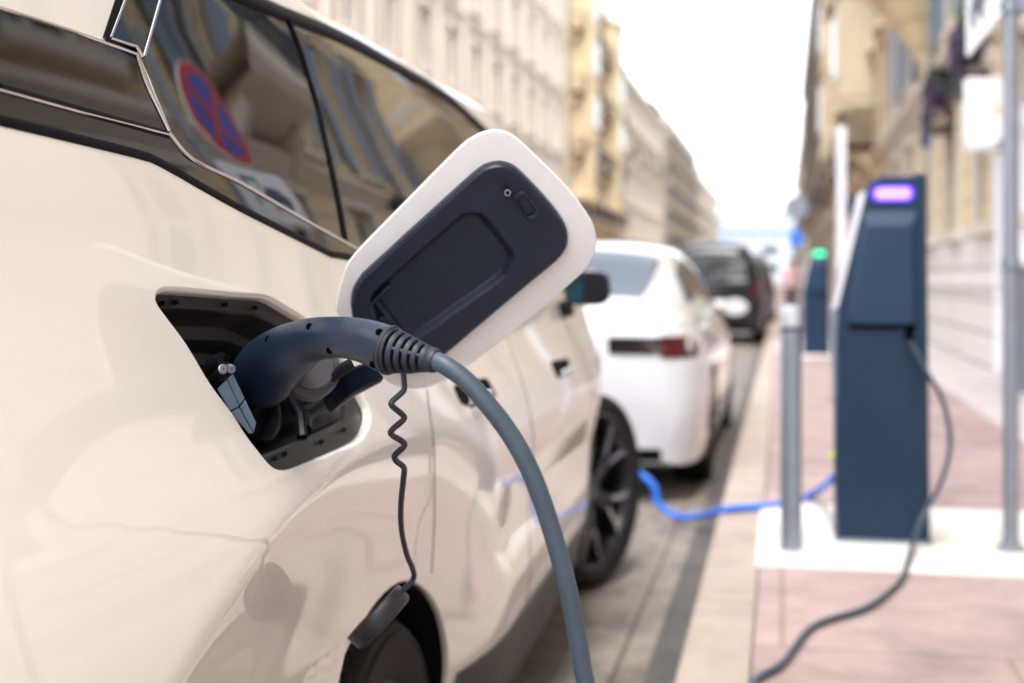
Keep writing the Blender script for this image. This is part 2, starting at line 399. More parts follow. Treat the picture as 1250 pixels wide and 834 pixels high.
def side_patch(outer, holes, step, fine=None, off=0., thick=0., mirror=False, rimstep=None):
    """a piece of the side surface, raised by off along the normal, with its edge turned in by thick"""
    rs = rimstep or step
    outer = resample(outer, rs); holes = [resample(h, rs if not fine else fine[1]) for h in holes]
    a = np.asarray(outer)
    if (np.cross(a, np.roll(a, -1, 0))).sum() < 0: outer = outer[::-1]
    pts = grid_pts(outer, holes, step)
    if fine:
        (y0, y1, z0, z1), fs = fine
        k = (pts[:,0] > y0) & (pts[:,0] < y1) & (pts[:,1] > z0) & (pts[:,1] < z1); pts = pts[~k]
        fp = grid_pts(outer, holes, fs); k = (fp[:,0] > y0) & (fp[:,0] < y1) & (fp[:,1] > z0) & (fp[:,1] < z1); pts = np.concatenate([pts, fp[k]])
    W, T = cdt(outer, holes, pts)
    N = FN(W[:,0], W[:,1]); X = F(W[:,0], W[:,1])
    V = np.stack([X, W[:,0], W[:,1]], 1)+N*off
    V = V.tolist(); NN = N.tolist(); Fs = [tuple(t) for t in T]
    if thick > 0:
        q = np.asarray(outer); n0 = FN(q[:,0], q[:,1]); b = np.stack([F(q[:,0], q[:,1]), q[:,0], q[:,1]], 1)+n0*off
        tg = np.roll(b, -1, 0)-np.roll(b, 1, 0); tg /= np.linalg.norm(tg, axis=1, keepdims=True)+1e-12
        out = np.cross(tg, n0); r = min(thick*.5, .003)
        o = len(V); m = len(q)
        # rounded edge: three rings and a straight skirt
        for ang in (0, 30, 60, 90):
            s_, c_ = math.sin(R(ang)), math.cos(R(ang))
            V += (b+out*(r*s_)-n0*(r*(1-c_))).tolist(); NN += (n0*c_+out*s_).tolist()
        V += (b+out*r-n0*thick).tolist(); NN += out.tolist()
        for ring in range(4):
            for j in range(m):
                k = (j+1) % m; a0 = o+ring*m; a1 = a0+m
                Fs.append((a0+k, a0+j, a1+j, a1+k))
    V = np.array(V); NN = np.array(NN)
    if mirror:
        V[:,0] = 2*XC-V[:,0]; NN[:,0] *= -1; Fs = [f[::-1] for f in Fs]
    return V.tolist(), Fs, NN.tolist()
class Shell:
    """several patches with their own normals, joined into one mesh"""
    def __init__(s): s.v = []; s.f = []; s.n = []
    def add(s, V, Fs, N): o = len(s.v); s.v += list(V); s.n += list(N); s.f += [tuple(i+o for i in f) for f in Fs]; return s
    def grid(s, G):
        """structured grid of points (list of rows), smooth normals"""
        G = np.asarray(G, float); a, b = G.shape[:2]
        du = np.gradient(G, axis=0); dv = np.gradient(G, axis=1); N = np.cross(du, dv); N /= np.linalg.norm(N, axis=2, keepdims=True)+1e-12
        Fs = [(i*b+j, (i+1)*b+j, (i+1)*b+j+1, i*b+j+1) for i in range(a-1) for j in range(b-1)]
        return s.add(G.reshape(-1, 3).tolist(), Fs, N.reshape(-1, 3).tolist())
    def get(s): return (s.v, s.f)
def surf3(yz, off=0.):
    q = np.asarray(yz, float); return (np.stack([F(q[:,0], q[:,1]), q[:,0], q[:,1]], 1)+FN(q[:,0], q[:,1])*off)
def smooth_line(l, n=6): return [(p.x, p.y) for p in spline([Vector((q[0], q[1], 0)) for q in l], n)]

# --- outlines in the photograph, carried onto the side surface
port_px = [(188.5,366),(188.8,359),(192,353),(199,349.8),(207,349),(244,351.5),(284,355.5),(318,357.5),(327,359.5),(336,363.5),(354,374.5),(376,388),(400,408),(420,434),(434,459),(445,482),(452,499),(454,514),(451,528),(443,539.5),(431,547),(393,563.5),(364,575.5),(351,578.5),(341,577.5),(331,571.5),(320,559),(300,533),(283.6,507),(257,471.5),(228,423.5),(204,391),(193,376)]
port = smooth_line(hits(port_px)+[hit(*port_px[0])], 3)[:-1]
belt = hits([(0,147),(120,176),(172.7,189.5),(199,200.5),(291.5,253),(403,310)])
belt = [(.70, belt[0][1]+.005)]+smooth_line(belt, 4)
beltF = [(2.35,1.222),(2.9,1.205),(3.5,1.19),(4.1,1.175),(4.45,1.155)]
def arch_pts(c, r, a0=-12, a1=192, n=40): return [(c[0]+r*math.cos(R(a0+(a1-a0)*i/n)), c[1]+r*math.sin(R(a0+(a1-a0)*i/n))) for i in range(n+1)]
hoodl = [(4.6,1.13),(4.9,1.075),(5.3,1.02),(5.6,.96),(5.85,.86)]
body_outer = belt+beltF+hoodl+[(5.95,.70),(5.97,.45),(5.93,.27)]
body_outer += arch_pts(WF, ARCH)[:41]+[(4.5,.25)]+[(2.56,.25)]
body_outer += arch_pts(WR, ARCH)[:41]+[(1.25,.27),(.80,.30),(.70,.5),(.66,.9)]
body_outer = [(a, max(b, .25)) for a, b in body_outer]
sh = Shell()
BP = side_patch(body_outer, [port], .045, ((.85,2.75,.66,1.4), .0125), rimstep=.012)
sh.add(*BP)
sh.add(*side_patch(body_outer, [], .07, mirror=True, rimstep=.04))
# returned lips: a rounded edge round the port and the arches
def lip(loop, r, deep, closed=True, inward=1):
    q = np.asarray(resample(loop, .006, closed)); n0 = FN(q[:,0], q[:,1]); b = np.stack([F(q[:,0], q[:,1]), q[:,0], q[:,1]], 1)
    tg = np.roll(b, -1, 0)-np.roll(b, 1, 0)
    if not closed: tg[0] = b[1]-b[0]; tg[-1] = b[-1]-b[-2]
    tg /= np.linalg.norm(tg, axis=1, keepdims=True); ins = np.cross(n0, tg)*inward
    V = []; NN = []; m = len(q)
    for ang in (0, 20, 40, 60, 80, 90):
        s_, c_ = math.sin(R(ang)), math.cos(R(ang)); V.append(b+ins*(r*s_)-n0*(r*(1-c_))); NN.append(n0*c_+ins*s_)
    V.append(b+ins*r-n0*deep); NN.append(ins)
    Fs = [((i*m+j), (i*m+(j+1) % m), ((i+1)*m+(j+1) % m), ((i+1)*m+j)) for i in range(6) for j in range(m if closed else m-1)]
    return np.concatenate(V).tolist(), Fs, np.concatenate(NN).tolist()
area = sum(port[i-1][0]*port[i][1]-port[i][0]*port[i-1][1] for i in range(len(port)))
if area < 0: port = port[::-1]
sh.add(*lip(port, .007, .016))
for c in (WR, WF): sh.add(*lip(arch_pts(c, ARCH), .005, .03, False, 1))
# roof
rail_top = hits([(400,30.5),(472,68),(544,111.5),(592.5,155)])
railc = [(.80,1.60),(1.15,1.655),(1.6,1.685),(2.0,1.692)]+rail_top[:3]+[(3.9,1.672),(4.25,1.52)]
rail = smooth_line(railc, 6)
def roof_row(y, z, k=26):
    x0 = float(F(y, z)); half = x0-XC; row = []
    ds = [0,.012,.025,.04,.055,.075,.1,.15,.25,.4]+[half]; zz = [0,.014,.027,.038,.046,.054,.062,.072,.085,.095,.10]
    for t in list(np.linspace(0, 1, 15)**2):
        d = t*half; row.append((x0-d, y, z+np.interp(d, ds, zz)))
    row += [(2*XC-p[0], p[1], p[2]) for p in row[-2::-1]]
    return row
rr = [q for q in rail if q[0] < 3.95]
sh.grid([roof_row(*q)[::-1] for q in rr])
# bonnet, nose, tail
def ruled(rows): return [[(a[0]*(1-t)+b[0]*t, a[1]*(1-t)+b[1]*t+c*(1-(2*t-1)**2), a[2]*(1-t)+b[2]*t+h*(1-(2*t-1)**2)) for t in np.linspace(0, 1, 15)] for a, b, c, h in rows]
def mir(p): return (2*XC-p[0], p[1], p[2])
def sp(y, z): return (float(F(y, z)), y, z)
hl = smooth_line([(4.45,1.155)]+hoodl, 4)
sh.grid(ruled([(mir(sp(*q)), sp(*q), .06*(q[0]-4.4), .05) for q in hl]))
nose = [(5.85,.86),(5.95,.70),(5.97,.45),(5.93,.27)]
sh.grid(ruled([(mir(sp(*q)), sp(*q), .087+.03*(i > 0), .05 if i == 0 else .02) for i, q in enumerate(nose)]))
tail = [(.80,.30),(.70,.5),(.66,.9),(.70,belt[0][1])]
sh.grid(ruled([(sp(*q), mir(sp(*q)), -.14, 0) for q in tail]))
tail2 = [(.70,belt[0][1]),(.72,1.45),(.80,1.60)]
sh.grid(ruled([(sp(*q), mir(sp(*q)), -.14, 0) for q in tail2]))
# white rear pillar above the trim
dp = hits([(0,8),(60,28),(127,50)])
pil = [(.71,dp[0][1])]+dp+hits([(143,0)])
pil += [(pil[-1][0]+.09, pil[-1][1]+.085)]
pil += [(1.66,1.680),(1.15,1.652),(.80,1.597)]
for mi in (False, True): sh.add(*side_patch(pil, [], .03, mirror=mi, thick=.01))
body = cpart('body', sh.get(), PAINT, normals=sh.n)
# white strip between the window line and the roof
rb = hits([(343.5,9),(400,34),(440,54),(472,71),(544,113),(592,156)])
# --- underbody, arch liners
ub = MB().bb(XC-.84, XC+.84, 2.56, 4.58, .2, .75).bb(XC-.50, XC+.50, 1.0, 2.555, .2, .75).bb(XC-.50, XC+.50, 4.585, 5.7, .2, .75)
ub.bb(XC-.70, XC+.70, .9, 5.75, .755, 1.1); ub.bb(XC-.6, XC+.6, 1.0, 4.0, 1.1, 1.62)
cpart('underbody', ub, DARK)
for c in (WR, WF):
    for sgn in (1, -1):
        lm = MB(); ap = arch_pts(c, ARCH-.004, -20, 200); q = np.asarray(ap); xs = F(q[:,0], q[:,1])-.012
        pr = [[(XC+sgn*(x_-XC-d), a, b) for x_, (a, b) in zip(xs, ap)] for d in (0, .05, .15)]+[[(XC+sgn*.487, a, b) for a, b in ap]]
        lm.loft(pr, False)
        lm.loft([[(XC+sgn*.51, c[0]+.45*math.cos(k), max(.12, c[1]+.45*math.sin(k))) for k in np.linspace(0, 2*math.pi, 30, endpoint=False)], [(XC+sgn*.50, c[0]+.45*math.cos(k), max(.12, c[1]+.45*math.sin(k))) for k in np.linspace(0, 2*math.pi, 30, endpoint=False)]])
        cpart('arch_liner', lm, DARK)
# --- sill cladding
for mi in (False, True):
    q = side_patch([(2.51,.423),(4.62,.418),(4.62,.19),(2.51,.19)], [], .05, off=.006, thick=.02, mirror=mi)
    cpart('sill_trim', (q[0], q[1]), CLAD, normals=q[2])
# --- greenhouse panels
chrL = hits([(204,162),(234,195),(291.5,223),(366,266),(436.5,305)])
railD = hits([(291.5,0),(343.5,17),(355,22),(440,57.6),(472,79),(544,120.5),(589,158)])
upl = hits([(174,69.5),(194,0)])
upx = (upl[1][0]+(upl[1][0]-upl[0][0])*.85, upl[1][1]+(upl[1][1]-upl[0][1])*.85)
glass_top = [upx]+[(railD[0][0]-.12, railD[0][1]-.004)]+railD+[(4.0,1.575),(4.3,1.40),(4.52,1.19)]
glass_bot = smooth_line(chrL, 4)+[(2.4,1.231),(3.0,1.214),(3.8,1.196),(4.45,1.168)]
seal = hits([(353,22),(370,65),(390,130),(408,212),(423.5,294)])
def cut(line, a, b): return [p for p in line if a <= p[0] <= b]
seal_y0, seal_y1 = seal[-1][0], seal[0][0]
quarter = [upl[0]]+cut(glass_bot, 0, seal_y0)+seal[::-1]+[q for q in glass_top[::-1] if q[0] < seal_y1]
door_w = [seal[-1]]+cut(glass_bot, seal_y0+.01, 9)+glass_top[::-1][:-1]
door_w = [q for q in door_w if q[0] >= seal_y0]
door_w = [seal[-1]]+cut(glass_bot, seal_y0+.01, 9)+[q for q in glass_top[::-1] if q[0] > seal_y1]+seal
for mi in (False, True):
    for pl in (quarter, door_w):
        q = side_patch(pl, [], .03, off=-.003, thick=.004, mirror=mi)
        cpart('side_window', (q[0], q[1]), GLASS, normals=q[2])
def strip(name, line, wd, m, off, thick, mi=False, closed=False):
    """a raised strip of the given width along a line of the side surface"""
    L = np.asarray(resample(line, .012, closed)); t = np.gradient(L, axis=0); t /= np.linalg.norm(t, axis=1, keepdims=True)+1e-12
    nn = np.stack([-t[:,1], t[:,0]], 1); wd = np.broadcast_to(np.asarray(wd, float), (len(L),)) if not hasattr(wd, '__len__') else np.interp(np.linspace(0, 1, len(L)), np.linspace(0, 1, len(wd)), wd)
    V = []; N = []; cs = [(-.5,-thick,-1),(-.5,-.0008,-.7),(-.42,0,-.25),(0,.0005,0),(.42,0,.25),(.5,-.0008,.7),(.5,-thick,1)]
    for a, h, tl in cs:
        q = L+nn*(wd*a)[:,None]; p = surf3(q, off+h); n0 = FN(q[:,0], q[:,1]); side = surf3(q+nn*.001, off)-surf3(q, off); side /= np.linalg.norm(side, axis=1, keepdims=True)
        n2 = n0*math.sqrt(1-tl*tl)+side*tl; V.append(p); N.append(n2)
    m_ = len(L); Fs = [(i*m_+j, i*m_+j+1, (i+1)*m_+j+1, (i+1)*m_+j) for i in range(6) for j in range(m_-1)]
    V = np.concatenate(V); N = np.concatenate(N)
    if mi: V[:,0] = 2*XC-V[:,0]; N[:,0] *= -1
    return cpart(name, (V.tolist(), Fs), m, normals=N.tolist())
upT = hits([(0,11),(82,37),(165.5,67)]); upB = hits([(0,104),(100,132),(203,163)])
lowT = hits([(0,111.5),(100,139),(206,165.5)]); sealB = belt
up_panel = [(.71,upT[0][1]-.004)]+upT+[hit(174,87)]+[hit(204.5,161.5)]+upB[::-1]+[(.71,upB[0][1]+.002)]
lowtr = [(.71,lowT[0][1]+.003)]+lowT+glass_bot[1:]
lowbot = belt+beltF
for mi in (False, True):
    q = side_patch(up_panel, [], .02, off=.001, thick=.006, mirror=mi); cpart('pillar_trim', (q[0], q[1]), GLOSS, normals=q[2])
    q = side_patch(lowtr+[(4.45,1.156)]+lowbot[::-1], [], .02, off=.0005, thick=.006, mirror=mi); cpart('belt_trim', (q[0], q[1]), GLOSS, normals=q[2])
    pt = hits([(133.5,46.5),(151,0)]); pt2 = hits([(166,57),(173,69)])
    e0 = (pt[1][0]+.10, pt[1][1]+.09)
    q = side_patch([pt[0], pt2[0], pt2[1], upl[1], upx, e0, pt[1]], [], .015, off=.0015, thick=.006, mirror=mi); cpart('pillar_cover', (q[0], q[1]), GLOSS, normals=q[2])
    strip('window_trim', [(.71,upT[0][1])]+upT, .0020, CHROME, .004, .006, mi)
    strip('window_trim', hits([(165.5,67),(174,90),(184,115),(204.8,160.5)]), [.003,.010,.006,.002], CHROME, .004, .006, mi)
    strip('window_trim', [(.71,lowT[0][1]+.004)]+lowT, .0018, CHROME, .004, .006, mi)
    strip('window_trim', glass_bot, .0026, CHROME, .004, .006, mi)
    strip('window_trim', [hit(174,70), upl[1], upx], .0026, CHROME, .004, .006, mi)
    strip('window_trim', hits([(133,47),(151,0)])+[e0], .0022, CHROME, .004, .006, mi)
    strip('window_trim', hits([(133,47),(165.5,57.5),(173,70)]), .0016, CHROME, .0035, .006, mi)
    strip('window_seal', hits([(129,51),(145.5,0)])+[(e0[0]-.02, e0[1])], .012, SEAL, .002, .006, mi)
    strip('window_seal', hits([(134,52),(171,71.5)]), .010, SEAL, .0012, .006, mi)
    strip('window_seal', hits([(0,107.5),(100,135.5),(204,164.5)]), .010, SEAL, .002, .006, mi)
    strip('window_seal', belt+beltF, .012, SEAL, .001, .005, mi)
    strip('window_seal', seal, .010, SEAL, .001, .005, mi)
    rl = [(railD[0][0]-.14, railD[0][1]+.006)]+[tuple((np.array(a)+np.array(b))/2) for a, b in zip(smooth_line(hits([(343,14.5),(400,37),(440,56),(472,74),(544,116),(590,157)]), 3), smooth_line(hits([(343,14.5),(400,37),(440,56),(472,74),(544,116),(590,157)]), 3))]+[(4.1,1.545),(4.4,1.33)]
    strip('window_seal', rl, .020, SEAL, .004, .012, mi)
# white gutter between that seal and the roof is the roof itself: side piece joined to the body line
for mi in (False, True):
    q0 = smooth_line(hits([(343,12),(400,33.5),(440,52.5),(472,70.5),(544,113),(591.5,155.5)]), 3)
    a = [(.95,1.60),(1.6,1.655)]+q0+[(4.1,1.57),(4.25,1.50)]
    up_ = [q for q in rail if q[0] > 1.0]
    g = side_patch(a+up_[::-1], [], .03, off=.0, thick=.006, mirror=mi); cpart('roof_rail', (g[0], g[1]), PAINT, normals=g[2])
# windscreen, rear screen, lamps
ws = [q for q in rail if q[0] > 3.85]+[(4.35,1.40),(4.45,1.20)]
cpart('windscreen', (lambda s: s)(Shell().grid(ruled([(mir(sp(*q)), sp(*q), .18, .08) for q in ws])).get()), GLASS)
cpart('rear_screen', Shell().grid(ruled([(tuple(np.array(sp(*q))-(.12,.012,0)), tuple(np.array(mir(sp(*q)))-(-.12,.012,0)), -.14, 0) for q in [(.71,1.38),(.72,1.45),(.785,1.57)]])).get(), GLASS)
for sgn in (1, -1):
    tl = MB(); tl.loft([[((XC+sgn*xx), yy, 1.02), ((XC+sgn*xx), yy, 1.07)] for xx, yy in ((.25,.525),(.5,.56),(.65,.60),(.74,.63))], False)
    cpart('tail_light', tl, TAIL)
    hlm = MB(); hlm.loft([[((XC+sgn*xx), yy, .78), ((XC+sgn*xx), yy, .84)] for xx, yy in ((.36,6.06),(.5,6.03),(.66,5.975))], False)
    cpart('headlight', hlm, RIMG)
# shut lines
def seam(px=None, yz=None): strip('door_seam', smooth_line(hits(px) if px else yz, 6), .0045, SEAL, .0004, .001)
seam([(521,476),(527,520),(530,560),(530,640),(527,700)])
seam(yz=[(3.09,1.19),(3.09,.9),(3.08,.6),(3.05,.43)]); seam(yz=[(4.25,1.15),(4.30,.8),(4.33,.43)])
# recessed door handles
for px in ([(553,472),(594,462),(606,482),(575,497),(562,492)], [(672,442),(693,438),(697,456),(680,462)]):
    hp = rounded(hits(px), .012)
    q = side_patch(hp, [], .02, off=.0012, thick=.004, rimstep=.01); h = cpart('door_handle', (q[0], q[1]), DARK, normals=q[2])
    c = np.mean(np.asarray(hp), 0); lo = min(p[1] for p in hp)
    p0 = surf3([(c[0]-.09, lo+.012), (c[0]+.11, lo+.010)], .006); part('handle_grip', MB().tube([p0[0], (p0[0]+p0[1])/2, p0[1]], .008, 10), CHROME, h)
# mirror on the right
m0 = to_car(at(717,352,4.05))
mir_ = MB(); hx = Vector(m0)
mir_.loft([[(hx.x+.072*dx*s_, hx.y+.05*t_, hx.z+.054*dz*s_) for dx, dz in [(math.copysign(abs(math.cos(a))**.6, math.cos(a)), math.copysign(abs(math.sin(a))**.6, math.sin(a))) for a in np.linspace(0, 2*math.pi, 20, endpoint=False)]] for s_, t_ in ((.96,-.4),(1,0),(.95,1.0),(.7,2.0),(.3,2.6))])
mir_.tube([(hx.x-.06,hx.y+.05,hx.z-.06),(hx.x-.16,hx.y+.08,hx.z-.09),(hx.x-.24,hx.y+.12,hx.z-.10)], .028, 10)
mo = cpart('wing_mirror', mir_, POCKDK)
part('mirror_glass', MB().box((hx.x-.034, hx.y-.024, hx.z), (.05,.004,.085)), mat('mirror_teal', (.03,.085,.11), .03, .9), mo)
part('mirror_cap', MB().loft([[(hx.x+.074*dx*s_, hx.y+.05*t_, hx.z+.057*dz*s_) for dx, dz in [(math.cos(a), max(0.15, math.sin(a))) for a in np.linspace(0, 2*math.pi, 20, endpoint=False)]] for s_, t_ in ((1.02,.3),(1.0,1.0),(.76,2.1),(.34,2.7))]), PAINT, mo)

# --- wheels
def wheel(parent, c, ax, Rt, wd, rim_r, spokes=5, tread=False, grey=RIMG):
    """wheel centre c, outward axis ax"""
    ax = Vector(ax).normalized(); c = Vector(c); h = wd/2
    pr = [(rim_r,-h*.8),(rim_r+.015,-h*.93),(Rt*.9,-h),(Rt*.965,-h*.9),(Rt,-h*.72),(Rt,-h*.35),(Rt-.008,-h*.33),(Rt-.008,-h*.25),(Rt,-h*.23),(Rt,h*.23),(Rt-.008,h*.25),(Rt-.008,h*.33),(Rt,h*.35),(Rt,h*.72),(Rt*.985,h*.84),(Rt*.965,h*.92),(Rt*.9,h),(rim_r+.02,h*.95),(rim_r+.004,h*.88),(rim_r,h*.8)]
    a = ax.orthogonal().normalized(); b = ax.cross(a)
    def P(r, t, hh): return c+ax*hh+a*(r*math.cos(t))+b*(r*math.sin(t))
    rm = MB(); n = 40
    rm.lathe([(rim_r+.002,-h*.8),(rim_r-.02,-h*.3),(rim_r-.03,h*.3),(rim_r-.016,h*.72),(rim_r-.004,h*.84),(rim_r+.003,h*.86)], c, ax, n)
    rm.lathe([(.001,-h*.1),(rim_r-.03,-h*.1)], c, ax, n)
    rm.lathe([(.001,h*.62),(.045,h*.62),(.06,h*.5),(.07,h*.2)], c, ax, 24)
    o = part('wheel', rm, RIM, parent)
    sp_ = MB()
    for k in range(spokes):
        t0 = 2*math.pi*k/spokes
        for d in (-.2, .2):
            q = [(.05,t0+d*.6,h*.55),(rim_r*.55,t0+d*.75,h*.66),(rim_r*.8,t0+d*1.25,h*.72),(rim_r-.014,t0+d*1.6,h*.74)]
            rings = []
            for i, (r_, t_, hh) in enumerate(q):
                dw = .026-.004*i; rings.append([P(r_, t_-dw/r_*.55, hh), P(r_, t_+dw/r_*.55, hh), P(r_, t_+dw/r_*.55, hh-.03), P(r_, t_-dw/r_*.55, hh-.03)])
            sp_.loft(rings)
    part('spokes', sp_, RIM, o)
    for k in range(spokes):
        t0 = 2*math.pi*k/spokes
        for d in (-.2, .2):
            q = [(rim_r*.52,t0+d*.75,h*.675),(rim_r*.8,t0+d*1.25,h*.735),(rim_r-.02,t0+d*1.6,h*.755)]
            part('spoke_inlay', MB().loft([[P(r_, t_-.006/r_, hh+.001), P(r_, t_+.012/r_, hh+.001), P(r_, t_+.012/r_, hh-.02), P(r_, t_-.006/r_, hh-.02)] for r_, t_, hh in q]), grey, o)
    ty = MB().lathe(pr, c, ax, 72 if tread else 48)
    if tread:
        nb = 84
        for k in range(nb):
            t0 = 2*math.pi*k/nb
            for (h0, h1, sk, tt) in ((-.70,-.38,.012,.50),(.38,.74,.014,.55),(-.20,-.02,-.010,.62),(.02,.20,.010,.62),(.76,.93,.006,.42)):
                dt = 2*math.pi/nb*tt/2; rr0 = Rt-.012 if h0 > .7 else Rt-.001; r1 = Rt+.009 if h0 < .7 else Rt-.001
                top = [P(r1-(.012 if h0 > .7 and q > .8 else 0), t0+s_*dt+sk*(q-h0)/(h1-h0), q*h) for q, s_ in ((h0,-1),(h1,-1),(h1,1),(h0,1))]
                bot = [P(rr0-.006-(.014 if h0 > .7 and q > .8 else 0), t0+s_*dt*1.06+sk*(q-h0)/(h1-h0), q*h) for q, s_ in ((h0,-1),(h1,-1),(h1,1),(h0,1))]
                ty.loft([bot, top])
        ty.lathe([(Rt*.90,h*1.0),(Rt*.905,h*1.02),(Rt*.925,h*1.01),(Rt*.93,h*.97)], c, ax, 72)
    part('tyre', ty, TYRE, o, sharp=30)
    return o
wheel(car, (-.49-.235, WR[0]+.02, .312), (1,0,0), .312, .27, .205, tread=True)
wheel(car, (2*XC+.49+.235, WR[0]+.02, .312), (-1,0,0), .312, .27, .205)
st = R(20)
wheel(car, (-.49-.175, WF[0]+.03, .378), (math.cos(st), -math.sin(st), 0), .372, .235, .298)
wheel(car, (2*XC+.49+.175, WF[0]+.03, .378), (-math.cos(st), math.sin(st), 0), .372, .235, .298)

# --- charging port: gasket, stepped pocket, socket, covers
def ofs(yz, d): return surf3(yz, d)
port_in = smooth_line(hits([(201,388),(202,381),(206,376.5),(213,374.5),(244,374.5),(284,377),(324,380),(336,385),(358,397),(392,428),(418,462),(429,487),(429.5,499),(423,513),(367,537.5),(340,548.5),(329,549),(318,541),(300,520),(258,468),(222,414)]+[(201,388)]), 3)[:-1]
def resamp_n(loop, n):
    q = np.asarray(list(loop)+[loop[0]]); d = np.r_[0, np.cumsum(np.linalg.norm(np.diff(q, axis=0), axis=1))]
    t = np.linspace(0, d[-1], n, endpoint=False); return np.stack([np.interp(t, d, q[:,0]), np.interp(t, d, q[:,1])], 1)
NP = 140
def start_at(loop):
    q = resamp_n(loop, NP*4); i = np.argmax(q[:,1]-q[:,0]); q = np.roll(q, -i, 0)
    if sum(q[k-1][0]*q[k][1]-q[k][0]*q[k-1][1] for k in range(len(q))) < 0: q = np.roll(q[::-1], 1, 0)
    return q[::4]
A0 = start_at(port); A1 = start_at(port_in)
# move the inner loop with depth: traced where it lies, 14 mm below the skin
cen = A1.mean(0)
def scl(L, s, dy=0, dz=0): return cen+(L-cen)*s+np.array([dy, dz])
gk = MB()
g0 = ofs(A0*.985+.015*cen, -.010); g1 = ofs(scl(A0, .97), -.014); g2 = ofs(scl(A0, .955), -.013); g2b = ofs(.45*A0+.55*A1, -.015); g3 = ofs(A1*.9+.1*A0, -.016); g4 = ofs(A1, -.020)
gk.loft([ofs(scl(A0, 1.03), -.012).tolist(), g0.tolist(), g1.tolist(), g2.tolist(), g2b.tolist(), g3.tolist(), g4.tolist(), ofs(scl(A1, .985), -.032).tolist()], True, False, False)
cport = cpart('charging_port', gk, POCKET, sharp=25)
pk = MB()
lv = [(.985,-.030,0,0),(.965,-.062,.0,0),(.955,-.066,.0,0),(.86,-.070,.012,-.008),(.845,-.074,.013,-.009),(.825,-.105,.014,-.010),(.815,-.108,.014,-.011),(.73,-.112,.02,-.018),(.70,-.125,.02,-.02),(.67,-.165,.02,-.02)]
pk.loft([ofs(scl(A1, s, a, b), d).tolist() for s, d, a, b in lv], True, False, True)
part('pocket', pk, POCKET, cport, sharp=28)
pegs = [(209,367),(225,365.5),(285,369),(321,372.5),(345,556),(357,551),(401,536),(428,522)]
for q in pegs:
    p = ofs([hit(*q)], -.014)[0]; n0 = FN(*np.array(hit(*q)))
    pg = MB().tube([p, p+n0*.007], [.0034,.0028], 8); part('buffer_peg', pg, POCKDK, cport)
CW = lambda u, v, k: to_car(at(u, v, k))
vd = to_car(ray(330, 470)); vd = Vector(vd/np.linalg.norm(vd))
# ribs and levers down in the pocket
lev = MB(); lev.tube([CW(423,477,1.90), CW(392,494,1.87), CW(372,508,1.83)], [.010,.011,.012], 8); lev.tube([CW(372,508,1.83), CW(371,524,1.81)], .011, 8)
part('lever', lev, POCKDK, cport)
lev2 = MB(); lev2.tube([CW(352,482,1.79), CW(366,506,1.79), CW(369,534,1.77)], [.007,.008,.008], 8); part('bracket', lev2, POCKDK, cport)
sk_ = MB(); so = Vector(CW(322,505,1.74)); ax_ = Vector((1,-.25,.15)).normalized()
sk_.lathe([(.040,-.04),(.040,.0),(.036,.003),(.033,.0),(.033,-.02),(.001,-.02)], so, ax_, 36); part('socket_ring', sk_, POCKDK, cport)
# round cap hanging behind the handle
dc = Vector(CW(380,450,1.66)); dax = -vd+Vector((.25,0,.25)); dax.normalize()
cp = MB().lathe([(.001,.008),(.027,.008),(.0285,.0065),(.029,.002),(.031,.0),(.037,.0),(.0385,-.003),(.0385,-.02),(.001,-.02)], dc, dax, 48)
part('socket_cap', cp, mat('cap_grey', (.045,.047,.055), .45, bump=(400,.1,.0005)), cport, sharp=30)
strp = MB().tube([CW(405,462,1.665), CW(419,450,1.66), CW(430,444,1.66)], [.006,.008,.008], 10); part('cap_strap', strp, POCKDK, cport)
# pale blue cover lying open on the near edge
def quadslab(mb, px, k, th):
    f = [Vector(CW(u, v, kk)) for (u, v), kk in zip(px, k if hasattr(k, '__len__') else [k]*len(px))]
    mb.loft([[p for p in f], [p+vd*th for p in f]])
bc = MB(); K = 1.555
quadslab(bc, [(265,475),(277,463),(292,496),(280,502)], [1.555,1.555,1.585,1.575], .004)
quadslab(bc, [(277.5,462.5),(281,456.5),(285,457.5),(298.5,486.5),(292,495.5)], [1.555,1.560,1.562,1.585,1.585], .004)
quadslab(bc, [(280.5,503.5),(292,497.2),(309,529),(304,530)], [1.575,1.585,1.610,1.605], .004)
quadslab(bc, [(292.5,497),(299.5,488.5),(312.5,516),(309.5,528.5)], [1.585,1.585,1.610,1.610], .004)
part('hinged_cover', bc, BLUECAP, cport, bevel=.0012)
quadbk = MB(); quadslab(quadbk, [(266,476),(281,457),(299,487),(312,517),(305,530.5)], [1.558,1.563,1.589,1.613,1.608], .003); part('cover_back', quadbk, POCKDK, cport)
hb = MB().tube([CW(256,470,1.585), CW(276,452,1.545)], .0088, 16); hb.tube([CW(252,462,1.585), CW(262,444,1.575), CW(272,440,1.570)], .011, 12)
part('hinge_barrel', hb, POCKDK, cport)
hp_ = MB().lathe([(.001,.004),(.0048,.004),(.006,.003),(.006,.0),(.0045,-.001)], CW(271.5,451.5,1.537), (Vector(CW(276,452,1.545))-Vector(CW(256,470,1.585))), 20)
hp_.lathe([(.001,.006),(.0045,.006),(.0055,.004),(.0053,-.004),(.001,-.004)], CW(281,450,1.540), (Vector(CW(284,452,1.525))-Vector(CW(277,449,1.545))), 20)
part('hinge_pin', hp_, SILVER, cport)
